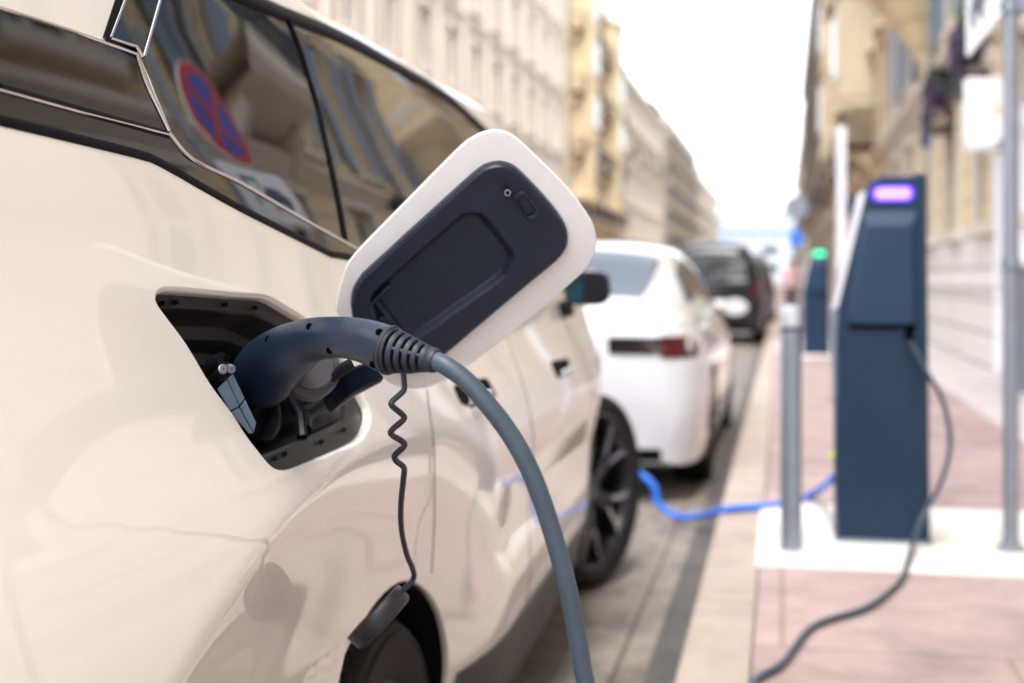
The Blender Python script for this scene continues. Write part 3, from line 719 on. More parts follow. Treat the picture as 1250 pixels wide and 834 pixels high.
# --- charging flap: the port's own outline swung about its front edge
P_TL, P_TR, P_BR, P_BL = [Vector(surf3([hit(*q)])[0]) for q in ((188,352),(365,366),(455,535),(337,582))]
hax = (P_TR-P_BR).normalized()
pn = Vector(FN(*np.array(hit(330,460))))
swing = Matrix.Rotation(R(98), 3, hax)
ln = swing @ pn                       # outer face of the flap after opening
ln = (ln-hax*ln.dot(hax)).normalized()
lo = (P_TR+P_BR)/2+Vector((.035,.03,0))
if ln.dot(vd) < 0: ln = -ln           # ln points away from the camera: the painted outside
def onlid(u, v, h=0.):
    r = Vector(to_car(ray(u, v))); c = Vector(CP); return c+r*((lo-c).dot(ln)/r.dot(ln))-ln*h
lx = (hax-ln*hax.dot(ln)).normalized(); ly = ln.cross(lx)
def l2(u, v): p = onlid(u, v)-lo; return (p.dot(lx), p.dot(ly))
def l3(q, h=0.): return lo+lx*q[0]+ly*q[1]-ln*h        # h towards the camera
def lsm(px, n=4, closed=True):
    a = [l2(*q) for q in px]
    return smooth_line(a+[a[0]], n)[:-1] if closed else smooth_line(a, n)
lid_px = [(410,380),(410.5,368),(413.5,354),(421.6,327),(430,314),(445,297),(501,240),(560,180.5),(581,165.5),(592,161),(605,159),(618,161.5),(632,169.5),(661,197),(691,227),(715,258.5),(725.5,278.5),(728.5,295),(726,310),(716,328),(700,344),(650,387),(600,426.5),(572,447),(544,464),(527,472),(513,475),(497,475),(481,471),(466,460),(430,415)]
def lid_solid(loop, h0, h1, rr):
    q = np.asarray(loop); t = np.roll(q, -1, 0)-np.roll(q, 1, 0); t /= np.linalg.norm(t, axis=1, keepdims=True)
    n2 = np.stack([t[:,1], -t[:,0]], 1)
    if inpoly([q[0]+n2[0]*1e-4], q)[0]: n2 = -n2
    rings = []
    for a in (90, 60, 30, 0): rings.append([l3(p-m*(rr*(1-math.cos(R(a)))), h1-rr+rr*math.sin(R(a))) for p, m in zip(q, n2)])
    for a in (0, 30, 60, 90): rings.append([l3(p-m*(rr*(1-math.cos(R(a)))), h0+rr-rr*math.sin(R(a))) for p, m in zip(q, n2)])
    return MB().loft(rings)
LL = resamp_n(lsm(lid_px, 4), 150)
flap = cpart('charging_flap', lid_solid(LL, -.0065, 0, .003), LIDPAINT, sharp=40)
inner_px = [(429,368),(430.5,357),(434,347),(443,334.5),(452,325.5),(560,227),(587,204),(598,199),(608.6,197.3),(619,199),(632,206.5),(661,236),(682,262),(690,277),(692,290),(688,303),(676,317),(640,347),(590,389),(538,433),(515,448),(495,452),(470,440),(445,412),(432,388)]
IL = resamp_n(lsm(inner_px, 4), 170)
tray = np.asarray(lsm([(450,362),(456,350),(480,328),(520,292),(557,260.5),(566,255.5),(574,254),(583,254.5),(592,259),(619,292),(626,303),(627,311),(622,325),(610,340),(560,376),(511,411),(490,430),(470,425)], 3))
ped = np.asarray(lsm([(636,226),(644,229),(662,255),(658,262),(646,268),(639,265),(624,243),(626,234)], 3))
def lid_h(p):
    d = polydist(p, tray); s = np.where(inpoly(p, tray), d, -d)
    h = .014-.0125*smooth(s/.0115)
    d2 = polydist(p, IL); h = h-.004*(1-smooth(d2/.004))
    return h
tgi = np.roll(IL, -1, 0)-np.roll(IL, 1, 0); nni = np.stack([-tgi[:,1], tgi[:,0]], 1); nni /= np.linalg.norm(nni, axis=1, keepdims=True)
if not inpoly([IL[0]+nni[0]*1e-4], IL)[0]: nni = -nni
ip = grid_pts(IL, [], .0030); ip = ip[polydist(ip, IL) > .0062]; ip = np.concatenate([ip]+[IL+nni*d for d in (.0011,.0022,.0033,.0046)]); W, T = cdt(IL.tolist(), [], ip); hh = lid_h(W)
iv = [l3(q, h) for q, h in zip(W, hh)]
q = IL; o_ = len(iv); he = float(lid_h(IL[:1])[0]); tg_ = np.roll(q, -1, 0)-np.roll(q, 1, 0); n2_ = np.stack([tg_[:,1], -tg_[:,0]], 1); n2_ /= np.linalg.norm(n2_, axis=1, keepdims=True)
if inpoly([q[0]+n2_[0]*1e-4], q)[0]: n2_ = -n2_
rim = [l3(p, he) for p in q]+[l3(p+m*.0015, -.001) for p, m in zip(q, n2_)]
ivf = [tuple(t)[::-1] for t in T]+[(o_+j, o_+(j+1) % len(q), o_+len(q)+(j+1) % len(q), o_+len(q)+j) for j in range(len(q))]
if (Vector(iv[T[0][1]])-Vector(iv[T[0][0]])).cross(Vector(iv[T[0][2]])-Vector(iv[T[0][0]])).dot(ln) < 0: ivf = [f[::-1] for f in ivf]
# normals from the height function
def lid_n(p, e=8e-4):
    gx = (lid_h(p+[e,0])-lid_h(p-[e,0]))/(2*e); gy = (lid_h(p+[0,e])-lid_h(p-[0,e]))/(2*e)
    n = [(-ln-lx*a-ly*b).normalized() for a, b in zip(gx, gy)]; return n
inn = lid_n(W)+[(lx*m[0]+ly*m[1]) for m in n2_]*2
ipan = part('inner_panel', (iv+rim, ivf), NAVY, flap, normals=inn)
# raised lock ring, buffer tube, hinge arm and bars on the inner panel
def ring2(mb, px, px_in, h0, h1):
    a = resamp_n(lsm(px, 4), 40); b = resamp_n(lsm(px_in, 4), 40); i = np.argmin(np.linalg.norm(b-a[0], axis=1)); b = np.roll(b, -i, 0)
    if np.linalg.norm(b[10]-a[10]) > np.linalg.norm(b[-10]-a[10]): b = np.roll(b[::-1], 1, 0)
    m = (a*.62+b*.38); m2 = a*.25+b*.75
    mb.loft([[l3(p, h0) for p in a], [l3(p, h1-.001) for p in a*.92+b*.08], [l3(p, h1) for p in m], [l3(p, h1) for p in m2], [l3(p, h1-.001) for p in b*.95+a*.05], [l3(p, h0-.004) for p in b]], True, False, True)
lk = MB(); ring2(lk, [(625.5,237),(627,232.5),(636.5,227.5),(641,229),(657.5,252),(657,257.5),(647,263.5),(642,262.5)], [(630.3,239.5),(637.5,233.8),(651.5,251),(643,257.5)], .0135, .0205)
part('lock_ring', lk, NAVY, flap, sharp=50)
bt = MB(); a = l3(l2(619,231.5), .0135); b = a+(Vector(CW(611.5,230.5,1.30))-a).normalized()*.020
bt.tube([a, a+(b-a)*.5, b], [.0062,.0050,.0046], 16, True); part('buffer_tube', bt, NAVY, flap)
dd = (b-a).normalized(); part('tube_mouth', MB().tube([b+dd*.0004, b+dd*.0008], [.0026,.0026], 14), GUNDK, flap)
part('tube_rim', MB().lathe([(.0026,0),(.0028,.0008),(.0044,.0008),(.0048,0)], b, dd, 18), SILVER, flap)
ha = MB()
def lbar(mb, p, q_, wd, h0, h1):
    a = Vector((*l2(*p), 0)); b = Vector((*l2(*q_), 0)); t = (b-a).normalized(); n = Vector((-t.y, t.x, 0))*wd/2
    mb.loft([[l3(x, h0) for x in (a-n, b-n, b+n, a+n)], [l3(x, h1) for x in (a-n*.8, b-n*.8, b+n*.8, a+n*.8)]])
lbar(ha, (459,364), (489,402), .008, .001, .011); lbar(ha, (434,386), (476,344), .003, .003, .0158); lbar(ha, (461,389), (470,383), .004, .001, .012)
part('hinge_ribs', ha, NAVY, flap, bevel=.0006)
arm = MB(); arm.loft([[Vector(CW(*p)) for p in sec] for sec in (
    [(452,440,1.66),(470,462,1.66),(468,466,1.70),(450,444,1.70)],
    [(418,452,1.70),(436,480,1.70),(434,484,1.74),(416,456,1.74)],
    [(388,470,1.78),(405,502,1.78),(403,506,1.82),(386,474,1.82)])])
part('hinge_arm', arm, NAVY, flap, bevel=.004)

# ================================================================== PLUG AND CABLE (world axes)
def AT(l): return [Vector(at(*q)) for q in l]
gp = AT([(312,474,1.60)])
cable = thing('charging_cable', 'grey charging cable with a navy curved plug handle pushed into the white car', 'cable', at(474,427,1.42))
path = spline(AT([(316,464,1.665),(322,457.5,1.655),(333,445,1.63),(353,429.5,1.58),(381,415.5,1.53),(416,412,1.475),(447,417,1.45),(474,427,1.432)]), 7)
rad = [r_/FPX for r_ in spl1([37.5,39.5,39,34.5,27.5,25.5,27,29.6], 7)]
dep = spl1([1.665,1.655,1.63,1.58,1.53,1.475,1.45,1.432], 7)
rad = [a*b for a, b in zip(rad, dep)]
vdw = Vector(ray(400, 430)).normalized()
gm = MB()
# rounded blunt nose, then the handle
d0 = (path[1]-path[0]).normalized(); pre = [path[0]-d0*x for x in (.020,.017,.010)]; prr = [rad[0]*x for x in (.55,.78,.94)]
gm.tube(pre+path, prr+rad, 28, True, ell=(vdw, .92))
handle = part('plug_handle', gm, GUN, cable, sharp=60)
# nose ring lower left and its dark end
ns = MB().tube([path[0]-d0*.05, path[0]-d0*.014], [rad[0]*.66, rad[0]*.68], 28); part('plug_nose', ns, POCKDK, cable)
pth = np.array([tuple(p) for p in path]); 
def on_handle(u, v):
    r = ray(u, v); r = r/np.linalg.norm(r); best = None
    ts = np.linspace(1.2, 1.75, 1200)
    for t in ts:
        p = CP+r*t; d = np.linalg.norm(pth-p, axis=1); i = np.argmin(d)
        if d[i] < rad[i]*.955: return Vector(p), (Vector(p)-path[i]).normalized()
    return Vector(CP+r*1.5), -vdw
for q in [(377.5,398.5),(463,405.5),(402.5,428),(455.5,445),(327,414.5),(277.5,437.5)]:
    p, n0 = on_handle(*q); s_ = .0043
    hm = MB().lathe([(.0001,.0012),(s_*.9,.0012),(s_,.0004),(s_*1.02,-.004)], p, (n0-vdw*.6).normalized(), 18); part('screw_hole', hm, GUNDK, handle)
sm_ = MB()   # moulded seam between the halves of the handle
# strain relief: tapered core with ribs
r0, r1 = Vector(at(475,427.5,1.431)), Vector(at(527,439.5,1.405)); ra, rb_ = 30/FPX*1.43, 14.5/FPX*1.41
rd = (r1-r0).normalized(); Lr = (r1-r0).length
core = MB().tube([r0, r1-rd*.003], [ra*.78, rb_*.78], 20); part('relief_core', core, GUNDK, cable)
for i in range(6):
    t0 = i/6+.02; t1 = t0+.105
    def rr_(t): return ra*.99+(rb_*1.05-ra*.99)*t
    p0, p1 = r0+rd*(Lr*t0), r0+rd*(Lr*t1); ax2 = rd
    rg = MB().lathe([(rr_(t0)*.7,0),(rr_(t0)*.97,0),(rr_(t0),.0006),(rr_(t1),(p1-p0).length-.0006),(rr_(t1)*.97,(p1-p0).length),(rr_(t1)*.7,(p1-p0).length)], p0, rd, 32)
    part('relief_rib', rg, RIBM, cable)
cr = MB(); a_ = rd.cross(vdw).normalized(); b_ = (-vdw+a_*.10).normalized()
for dv in (b_, -b_, a_, -a_): cr.tube([r0+dv*ra*.90, r1+dv*rb_*.88-rd*.002], [.0028,.0022], 8)
part('relief_web', cr, RIBM, cable)
part('relief_collar', MB().lathe([(rb_*.5,-.002),(rb_*1.0,-.002),(rb_*1.08,0),(rb_*1.06,.006),(rb_*.98,.0085),(rb_*.5,.0085)], r1-rd*.002, rd, 32), RIBM, cable)
part('relief_base', MB().lathe([(ra*.8,-.001),(ra*1.0,-.001),(ra*1.03,.001),(ra*1.02,.004),(ra*.8,.004)], r0-rd*.0005, rd, 32), RIBM, cable)
z0 = .14
ground_run = [(-.42,2.10,.03),(-.18,2.45,.05)]
cp_ = AT([(521,437.5,1.406),(530,440,1.402),(545,447,1.395),(570,466,1.39),(598,497,1.386),(624,532,1.384),(645,570,1.384),(662,612,1.386),(678,662,1.39),(692,714,1.395),(703,768,1.40),(711,815,1.405),(716,850,1.41)])
end = cp_[-1]
more = [end+Vector((.005,.02,-.15)), Vector((end.x+.03,end.y+.12,.36)), Vector((end.x+.10,end.y+.36,.17)), Vector((-.12,2.15,.145)), Vector((-.03,2.6,.143)), Vector((-.09,3.1,.143))]
gc = [Vector(on_ground(u, v, .142)) for u, v in [(920,834),(955,810),(985,771),(1010,757),(1060,741),(1098,711)]]
up_c = [Vector(on_ground(1109,684,.155))]+AT([(1122,640,5.10),(1149,588,5.14),(1160,540,5.16),(1151,490,5.17),(1130,452,5.18),(1115,424,5.20),(1105,405,5.23),(1101,398,5.30)])
full = spline(cp_+more+gc+up_c, 6)
part('cable', MB().tube(full, .0103, 14), CABLE, cable)
# tether and dust cap
KB = 1.84
def kt(v): return 1.43+(KB-1.43)*min(1, max(0, (v-500)/200))
tp = spline(AT([(492.5,452,kt(452)),(493,462,kt(462)),(493.5,475,kt(475)),(489,481,kt(481)),(479,490,kt(490)),(479,496,kt(496)),(492,507,kt(507)),(492,513,kt(513)),(478.5,525,kt(525)),(478.5,531,kt(531)),(492.5,540,kt(540)),(492.5,546,kt(546)),(482,556,kt(556)),(484,563,kt(563)),(493,571,kt(571)),(492.5,585,kt(585)),(489.5,615,kt(615)),(490,645,kt(645)),(496,675,kt(675)),(504,695,kt(695)),(505,705,kt(705)),(500,713,kt(713)),(490,722,kt(722)),(486,727,kt(727))]), 6)
part('tether', MB().tube(tp, [.0034*(.95+.25*i/len(tp)) for i in range(len(tp))], 10), TETHER, cable)
rtw, upw = Vector(RT), Vector(UP)
vloc = Vector(ray(455,746)).normalized(); ca_ = (rtw*.70-upw*.70); ca_ = (ca_-vloc*ca_.dot(vloc)).normalized(); ca_ = (ca_+vloc*.03).normalized(); cc = Vector(at(455,746,KB)); rc = 44/FPX*KB
cm = MB().lathe([(rc*.80,.012),(rc*.86,.001),(rc*.90,-.0005),(rc*.985,0),(rc,.001),(rc*.985,.021),(rc*.95,.0245),(rc*.86,.0265),(.001,.0275)], cc, ca_, 56); capo = part('dust_cap', cm, CAPM, cable, sharp=50)
part('cap_well', MB().lathe([(.001,.012),(rc*.81,.012)], cc, ca_, 40), GUNDK, capo)
lg = MB().tube([Vector(at(488,724,KB)), Vector(at(482,733,KB-.003))], [.0046,.0075], 12); part('tether_lug', lg, CAPM, capo)

# ================================================================== BUILDINGS
def prof_run(mb, prof, y0, y1, mp):
    """a moulding: (w, z) profile run along the facade"""
    mb.loft([[mp(y0, a, b) for a, b in prof], [mp(y1, a, b) for a, b in prof]])
def facade(name, label, side, x, y0, y1, H, wall, trim, floors, bay, base=None, base_h=1.0, base_m=None, win=(1.1,1.9), shutters=None, balc=(), pil=0, roof=ROOFT, seed=1, oriels=(), skip=None, group=None, first=0., ground_h=4.2, mansard=1.6, balcony_every=2, balc_to=1e9, arch_ground=True, depth=11., bracketed=True):
    rnd = random.Random(seed); L = y1-y0; sx = -1 if side == 'R' else 1
    t = thing(name, label, 'building', (x, y0, .12), off=(0,0,0), group=group)
    mp = lambda u, o, z: (sx*o, u, z)
    nb = max(1, int(round((L-first)/bay))); bw = (L-first)/nb
    fh = (H-ground_h)/(floors-1)
    rows = [(ground_h*.42, ground_h*.86)] if arch_ground else [(ground_h*.25, ground_h*.75)]
    for k in range(floors-1): b = ground_h+k*fh; rows.append((b+fh*.16, b+fh*.16+win[1] if win[1] < fh*.75 else b+fh*.86))
    us = [0]; cols = []
    for k in range(nb):
        c = first+bw*(k+.5); cols.append((c-win[0]/2, c+win[0]/2)); us += [c-win[0]/2, c+win[0]/2]
    us += [L]
    zs = [0]
    for a, b in rows: zs += [a, b]
    zs += [H]
    def is_hole(i, j):
        if not (i % 2 == 1 and j % 2 == 1): return False
        return not (skip and skip((i-1)//2, (j-1)//2))
    wm = MB(); bm_ = MB()
    for i in range(len(us)-1):
        for j in range(len(zs)-1):
            u0, u1, z0, z1 = us[i], us[i+1], zs[j], zs[j+1]
            if is_hole(i, j):
                d = -.24
                for q in ([(u0,0,z0),(u0,d,z0),(u0,d,z1),(u0,0,z1)], [(u1,0,z0),(u1,0,z1),(u1,d,z1),(u1,d,z0)], [(u0,0,z1),(u0,d,z1),(u1,d,z1),(u1,0,z1)], [(u0,0,z0),(u1,0,z0),(u1,d,z0),(u0,d,z0)]):
                    wm.add([mp(*p) for p in q], [(0,1,2,3)])
                continue
            tgt = bm_ if (base_m and z1 <= ground_h and j < 1) else wm
            tgt.add([mp(u0,0,z0), mp(u1,0,z0), mp(u1,0,z1), mp(u0,0,z1)], [(0,1,2,3)])
    if base_m: pass
    wm.add([mp(0,0,0), mp(0,-depth,0), mp(0,-depth,H), mp(0,0,H)], [(0,1,2,3)]); wm.add([mp(L,0,0), mp(L,-depth,0), mp(L,-depth,H), mp(L,0,H)], [(0,1,2,3)])
    wm.add([mp(0,-depth,0), mp(L,-depth,0), mp(L,-depth,H), mp(0,-depth,H)], [(0,1,2,3)])
    part('wall', wm, wall, t)
    if base_m and bm_.v:
        part('base_wall', bm_, base_m, t)
    # solid dark core behind the panes
    part('interior', MB().bb(*sorted((sx*-.6, sx*-depth+.3*sx)), .2, L-.2, .1, H-.2), DARK, t)
    # roof
    rf = MB(); rf.loft([[mp(-.0, .35, H+.45), mp(L, .35, H+.45)], [mp(0, -.9, H+.5+mansard), mp(L, -.9, H+.5+mansard)], [mp(0, -depth+.4, H+.5+mansard), mp(L, -depth+.4, H+.5+mansard)], [mp(0, -depth, H), mp(L, -depth, H)]], False)
    r_ = part('roof', rf, roof, t)
    for k in range(max(1, int(L/9))):
        u = 4+k*9+rnd.uniform(-1, 1)
        if u < L-1: part('chimney', MB().bb(*sorted((sx*-2.2, sx*-3.0)), u-.5, u+.5, H+mansard*.8, H+mansard+1.7), trim, r_)
    # mouldings
    cm_ = MB()
    prof_run(cm_, [(-.02,H-.55),(.10,H-.5),(.12,H-.25),(.35,H-.1),(.55,H+.18),(.58,H+.42),(-.02,H+.46)], -.05, L+.05, mp)
    part('cornice', cm_, trim, t)
    for k in range(floors-1):
        z = ground_h+k*fh; s = MB(); big = k in (0, floors-2)
        e = .30 if big else .14
        prof_run(s, [(-.02,z-.30),(.05,z-.28),(e*.5,z-.12),(e,z-.02),(e,z+.10),(-.02,z+.13)], .0, L, mp)
        part('string_course', s, trim, t)
    s = MB(); prof_run(s, [(-.02,-.1),(.09,-.1),(.09,base_h-.12),(.06,base_h-.10),(.13,base_h-.02),(.13,base_h+.08),(-.02,base_h+.12)], 0, L, mp); part('plinth', s, base_m or trim, t)
    # pilasters
    if pil:
        for k in range(0, nb+1, pil):
            u = min(max(first+bw*k, .25), L-.25); p = MB()
            p.box(mp(u, .05, (H+ground_h)/2-.2), (.14, .5, H-ground_h-.9)); p.box(mp(u, .10, H-.75), (.24,.62,.35)); p.box(mp(u, .08, ground_h+.35), (.2,.6,.4))
            part('pilaster', p, trim, t)
    # windows: one mesh each kind, then copies
    for j, (z0, z1) in enumerate(rows):
        hh = z1-z0; ww = win[0]
        proto = None
        for i, (a, b) in enumerate(cols):
            if skip and skip(i, j): continue
            c = ((a+b)/2, (z0+z1)/2)
            if proto is None:
                f = MB(); bx = lambda u0, u1, w0, w1, q0, q1: f.bb(*sorted((sx*w0, sx*w1)), u0, u1, q0, q1)
                e = .075; bx(-ww/2, -ww/2+e, -.22, -.14, -hh/2, hh/2); bx(ww/2-e, ww/2, -.22, -.14, -hh/2, hh/2)
                bx(-ww/2+e, ww/2-e, -.22, -.14, hh/2-e, hh/2); bx(-ww/2+e, ww/2-e, -.22, -.14, -hh/2, -hh/2+e)
                bx(-.04, .04, -.21, -.13, -hh/2+e, hh/2-e); bx(-ww/2+e, -.04, -.2, -.15, hh*.18, hh*.18+.05); bx(.04, ww/2-e, -.2, -.15, hh*.18, hh*.18+.05)
                proto = part('window', f, FRAMEW, t)
                part('pane', MB().bb(*sorted((sx*-.20, sx*-.18)), -ww/2+.02, ww/2-.02, -hh/2+.02, hh/2-.02), PANE, proto)
                sr = MB(); g = .17
                for u0, u1, q0, q1 in ((-ww/2-g, -ww/2, -hh/2, hh/2), (ww/2, ww/2+g, -hh/2, hh/2), (-ww/2-g*1.3, ww/2+g*1.3, hh/2, hh/2+g*1.4), (-ww/2-g*1.2, ww/2+g*1.2, -hh/2-.14, -hh/2)):
                    sr.bb(*sorted((sx*-.02, sx*(.07 if q1-q0 > .3 else .12))), u0, u1, q0, q1)
                if j in (1, 2) and bracketed:
                    sr.loft([[(sx*.03, -ww/2-.26, hh/2+.30), (sx*.03, ww/2+.26, hh/2+.30), (sx*.03, 0, hh/2+.68)], [(sx*.26, -ww/2-.30, hh/2+.30), (sx*.26, ww/2+.30, hh/2+.30), (sx*.26, 0, hh/2+.72)]])
                part('surround', sr, trim, proto)
                if shutters and j > 0:
                    for s_ in (-1, 1):
                        part('shutter', MB().bb(*sorted((sx*.075, sx*.115)), s_*ww/2+s_*.02, s_*ww/2+s_*(.02+ww*.46), -hh/2, hh/2), shutters, proto)
                proto.location = mp(c[0], 0, c[1])
            else:
                cc_ = copy_tree(proto, t); cc_.location = mp(c[0], 0, c[1])
    # balconies
    bp = None
    for j in range(1, len(rows)):
        for i, (a, b) in enumerate(cols):
            if j not in balc or (i+j) % balcony_every or a > balc_to or (skip and skip(i, j)): continue
            u, z = (a+b)/2, rows[j][0]-.08
            if bp is None:
                wd = min(bw*.94, win[0]+1.1); m_ = MB(); m_.loft([[(sx*.0,-wd/2,-.0),(sx*.0,wd/2,0)], [(sx*1.0,-wd/2,0),(sx*1.0,wd/2,0)], [(sx*1.0,-wd/2,-.14),(sx*1.0,wd/2,-.14)], [(sx*.9,-wd/2+.1,-.24),(sx*.9,wd/2-.1,-.24)], [(sx*.0,-wd/2+.1,-.26),(sx*.0,wd/2-.1,-.26)]], False)
                for s_ in (-1, 1):
                    br = [(.0,-.26),(.62,-.26),(.6,-.40),(.35,-.55),(.2,-.85),(.0,-.95)]
                    m_.loft([[(sx*p, s_*(wd/2-.3)-.1, q) for p, q in br], [(sx*p, s_*(wd/2-.3)+.1, q) for p, q in br]])
                bp = part('balcony', m_, trim, t)
                rl_ = MB(); rl_.bb(*sorted((sx*.92, sx*.97)), -wd/2+.03, wd/2-.03, .92, .97); rl_.bb(*sorted((sx*.93, sx*.96)), -wd/2+.03, wd/2-.03, .08, .11)
                n_ = int(wd/.13)
                for k in range(n_+1): y_ = -wd/2+.05+(wd-.1)*k/n_; rl_.bb(*sorted((sx*.935, sx*.957)), y_-.011, y_+.011, .0, .93)
                for s_ in (-1, 1):
                    rl_.bb(*sorted((0, sx*.94)), s_*(wd/2-.05)-.02, s_*(wd/2-.05)+.02, .92, .965)
                    for k in range(5): rl_.bb(*sorted((sx*(.1+.13*k-.01), sx*(.1+.13*k+.01))), s_*(wd/2-.05)-.01, s_*(wd/2-.05)+.01, 0, .93)
                part('railing', rl_, IRON, bp); bp.location = mp(u, 0, z)
            else:
                q = copy_tree(bp, t); q.location = mp(u, 0, z)
    # oriels: bays standing out of the wall on a curved corbel
    for (u, wd, pr_, z0, z1) in oriels:
        def oct_(s, z): return [mp(u-wd/2*s, -.05, z), mp(u-wd/2*s*.92, pr_*s*.55, z), mp(u-wd/2*s*.55, pr_*s, z), mp(u+wd/2*s*.55, pr_*s, z), mp(u+wd/2*s*.92, pr_*s*.55, z), mp(u+wd/2*s, -.05, z)]
        om = MB(); om.loft([oct_(s, z) for s, z in ((.12,z0-1.5),(.22,z0-1.35),(.42,z0-1.0),(.60,z0-.75),(.72,z0-.6),(.95,z0-.25),(1.06,z0-.15),(1.06,z0+.1),(1.0,z0+.12),(1.0,z1-.3),(1.05,z1-.25),(1.12,z1),(1.12,z1+.15),(.2,z1+.7))])
        og = part('oriel', om, wall, t, sharp=25)
        k = z0+.9
        while k+1.9 < z1-.4:
            fr_ = MB(); fr_.bb(*sorted((sx*(pr_-.03), sx*(pr_+.05))), u-wd*.22, u+wd*.22, k, k+1.9)
            part('window', fr_, FRAMEW, og)
            part('pane', MB().bb(*sorted((sx*(pr_+.03), sx*(pr_+.07))), u-wd*.19, u+wd*.19, k+.08, k+1.82), PANE, og)
            k += 3.2
        part('band', MB().loft([oct_(1.05, z0+.12), oct_(1.05, z0+.3)]), trim, og); part('band', MB().loft([oct_(1.05, z0+3.1), oct_(1.07, z0+3.3)]), trim, og)
    return t
# right side of the street (its walls fill the reflections of the car)
facade('stone_building', 'warm honey stone building with rusticated white base along the right pavement', 'R', 2.5, -13, 31.4, 15.5, WARMW, TRIMC, 4, 3.15, base_m=BASEW, win=(1.25,2.2), balc=(1,2,3), seed=3, balcony_every=2, balc_to=27, shutters=SHUTB, oriels=[(36.9,3.4,.95,6.3,15.5)])
facade('stone_building', 'pale stone building with rounded oriel bay beyond the honey stone one', 'R', 2.52, 31.6, 62, 17.0, stone('pale_honey', (.74,.63,.46), (.63,.52,.37)), TRIMY, 5, 3.4, base_m=BASEW, win=(1.2,2.1), balc=(1,3), seed=4, oriels=[(7.5,3.6,1.0,5.9,15.5),(22,3.6,1.0,5.9,15.0)])
facade('stone_building', 'grey cream building with dark balcony rails at the far right', 'R', 2.5, 62.3, 112, 18.5, CREAM, TRIMC, 6, 3.6, win=(1.2,2.0), balc=(1,2,3,4,5), seed=5, balcony_every=1)
facade('stone_building', 'most distant building of the right side, beige with few balconies', 'R', 2.55, 112.4, 230, 16.5, PINKC, TRIMC, 5, 4.2, win=(1.3,2.0), balc=(2,), seed=6)
# left side
facade('apartment_building', 'cream and pink apartment building with pale pilasters behind the white car roof', 'L', -12.2, 14, 73.7, 22, PINKC, TRIMC, 6, 4.0, win=(1.15,2.2), balc=(), pil=1, seed=11, bracketed=False, shutters=None)
facade('apartment_building', 'ornate ochre yellow building with bay windows and brown cornice', 'L', -12.1, 74, 97, 18.6, OCHRE, TRIMY, 5, 3.4, win=(1.2,2.3), balc=(1,2,3,4), seed=12, balcony_every=1, shutters=SHUT, oriels=[(3.2,4.2,1.3,5.8,19.5),(16.5,4.0,1.2,5.8,18.5)])
facade('apartment_building', 'pale cream building standing beyond the ochre one', 'L', -12.2, 97.3, 136, 16.5, CREAM, TRIMC, 5, 4.4, win=(1.5,2.1), balc=(3,), seed=13)
facade('apartment_building', 'grey white building with dark balconies farther down the left side', 'L', -12.2, 136.4, 186, 17.5, GREYC, TRIMC, 6, 4.2, win=(1.6,1.9), balc=(1,2,3,4,5), seed=14, balcony_every=1)
facade('apartment_building', 'most distant building of the left side, plain and pale', 'L', -12.2, 186.5, 258, 15.5, CREAM, TRIMC, 5, 5, win=(1.6,1.9), balc=(2,3), seed=15)
# street end
ed = thing('office_building', 'white building closing the far end of the street with blue lettering band', 'building', (-5, 285, .1), off=(0,0,0))
ENDW = mat('far_white_wall', (.36, .385, .42), .6)
em = MB().bb(-26, 26, 0, 18, 0, 14.5); part('wall', em, ENDW, ed)
eb = MB()
part('parapet', MB().bb(-26.4, 26.4, -.4, 18.4, 14.5, 15.6), ENDW, ed)
blub = mat('blue_band', (.17,.24,.36), .5)
for k in range(9):
    part('sign_block', MB().bb(-7.5+k*2.2, -6.0+k*2.2, -.25, .05, 9.6, 12.2), blub, ed)
for k in range(8):
    for z in (2.5, 6.2): part('window', MB().bb(-24+k*6.2, -20.5+k*6.2, -.12, .1, z, z+1.8), PANE, ed)

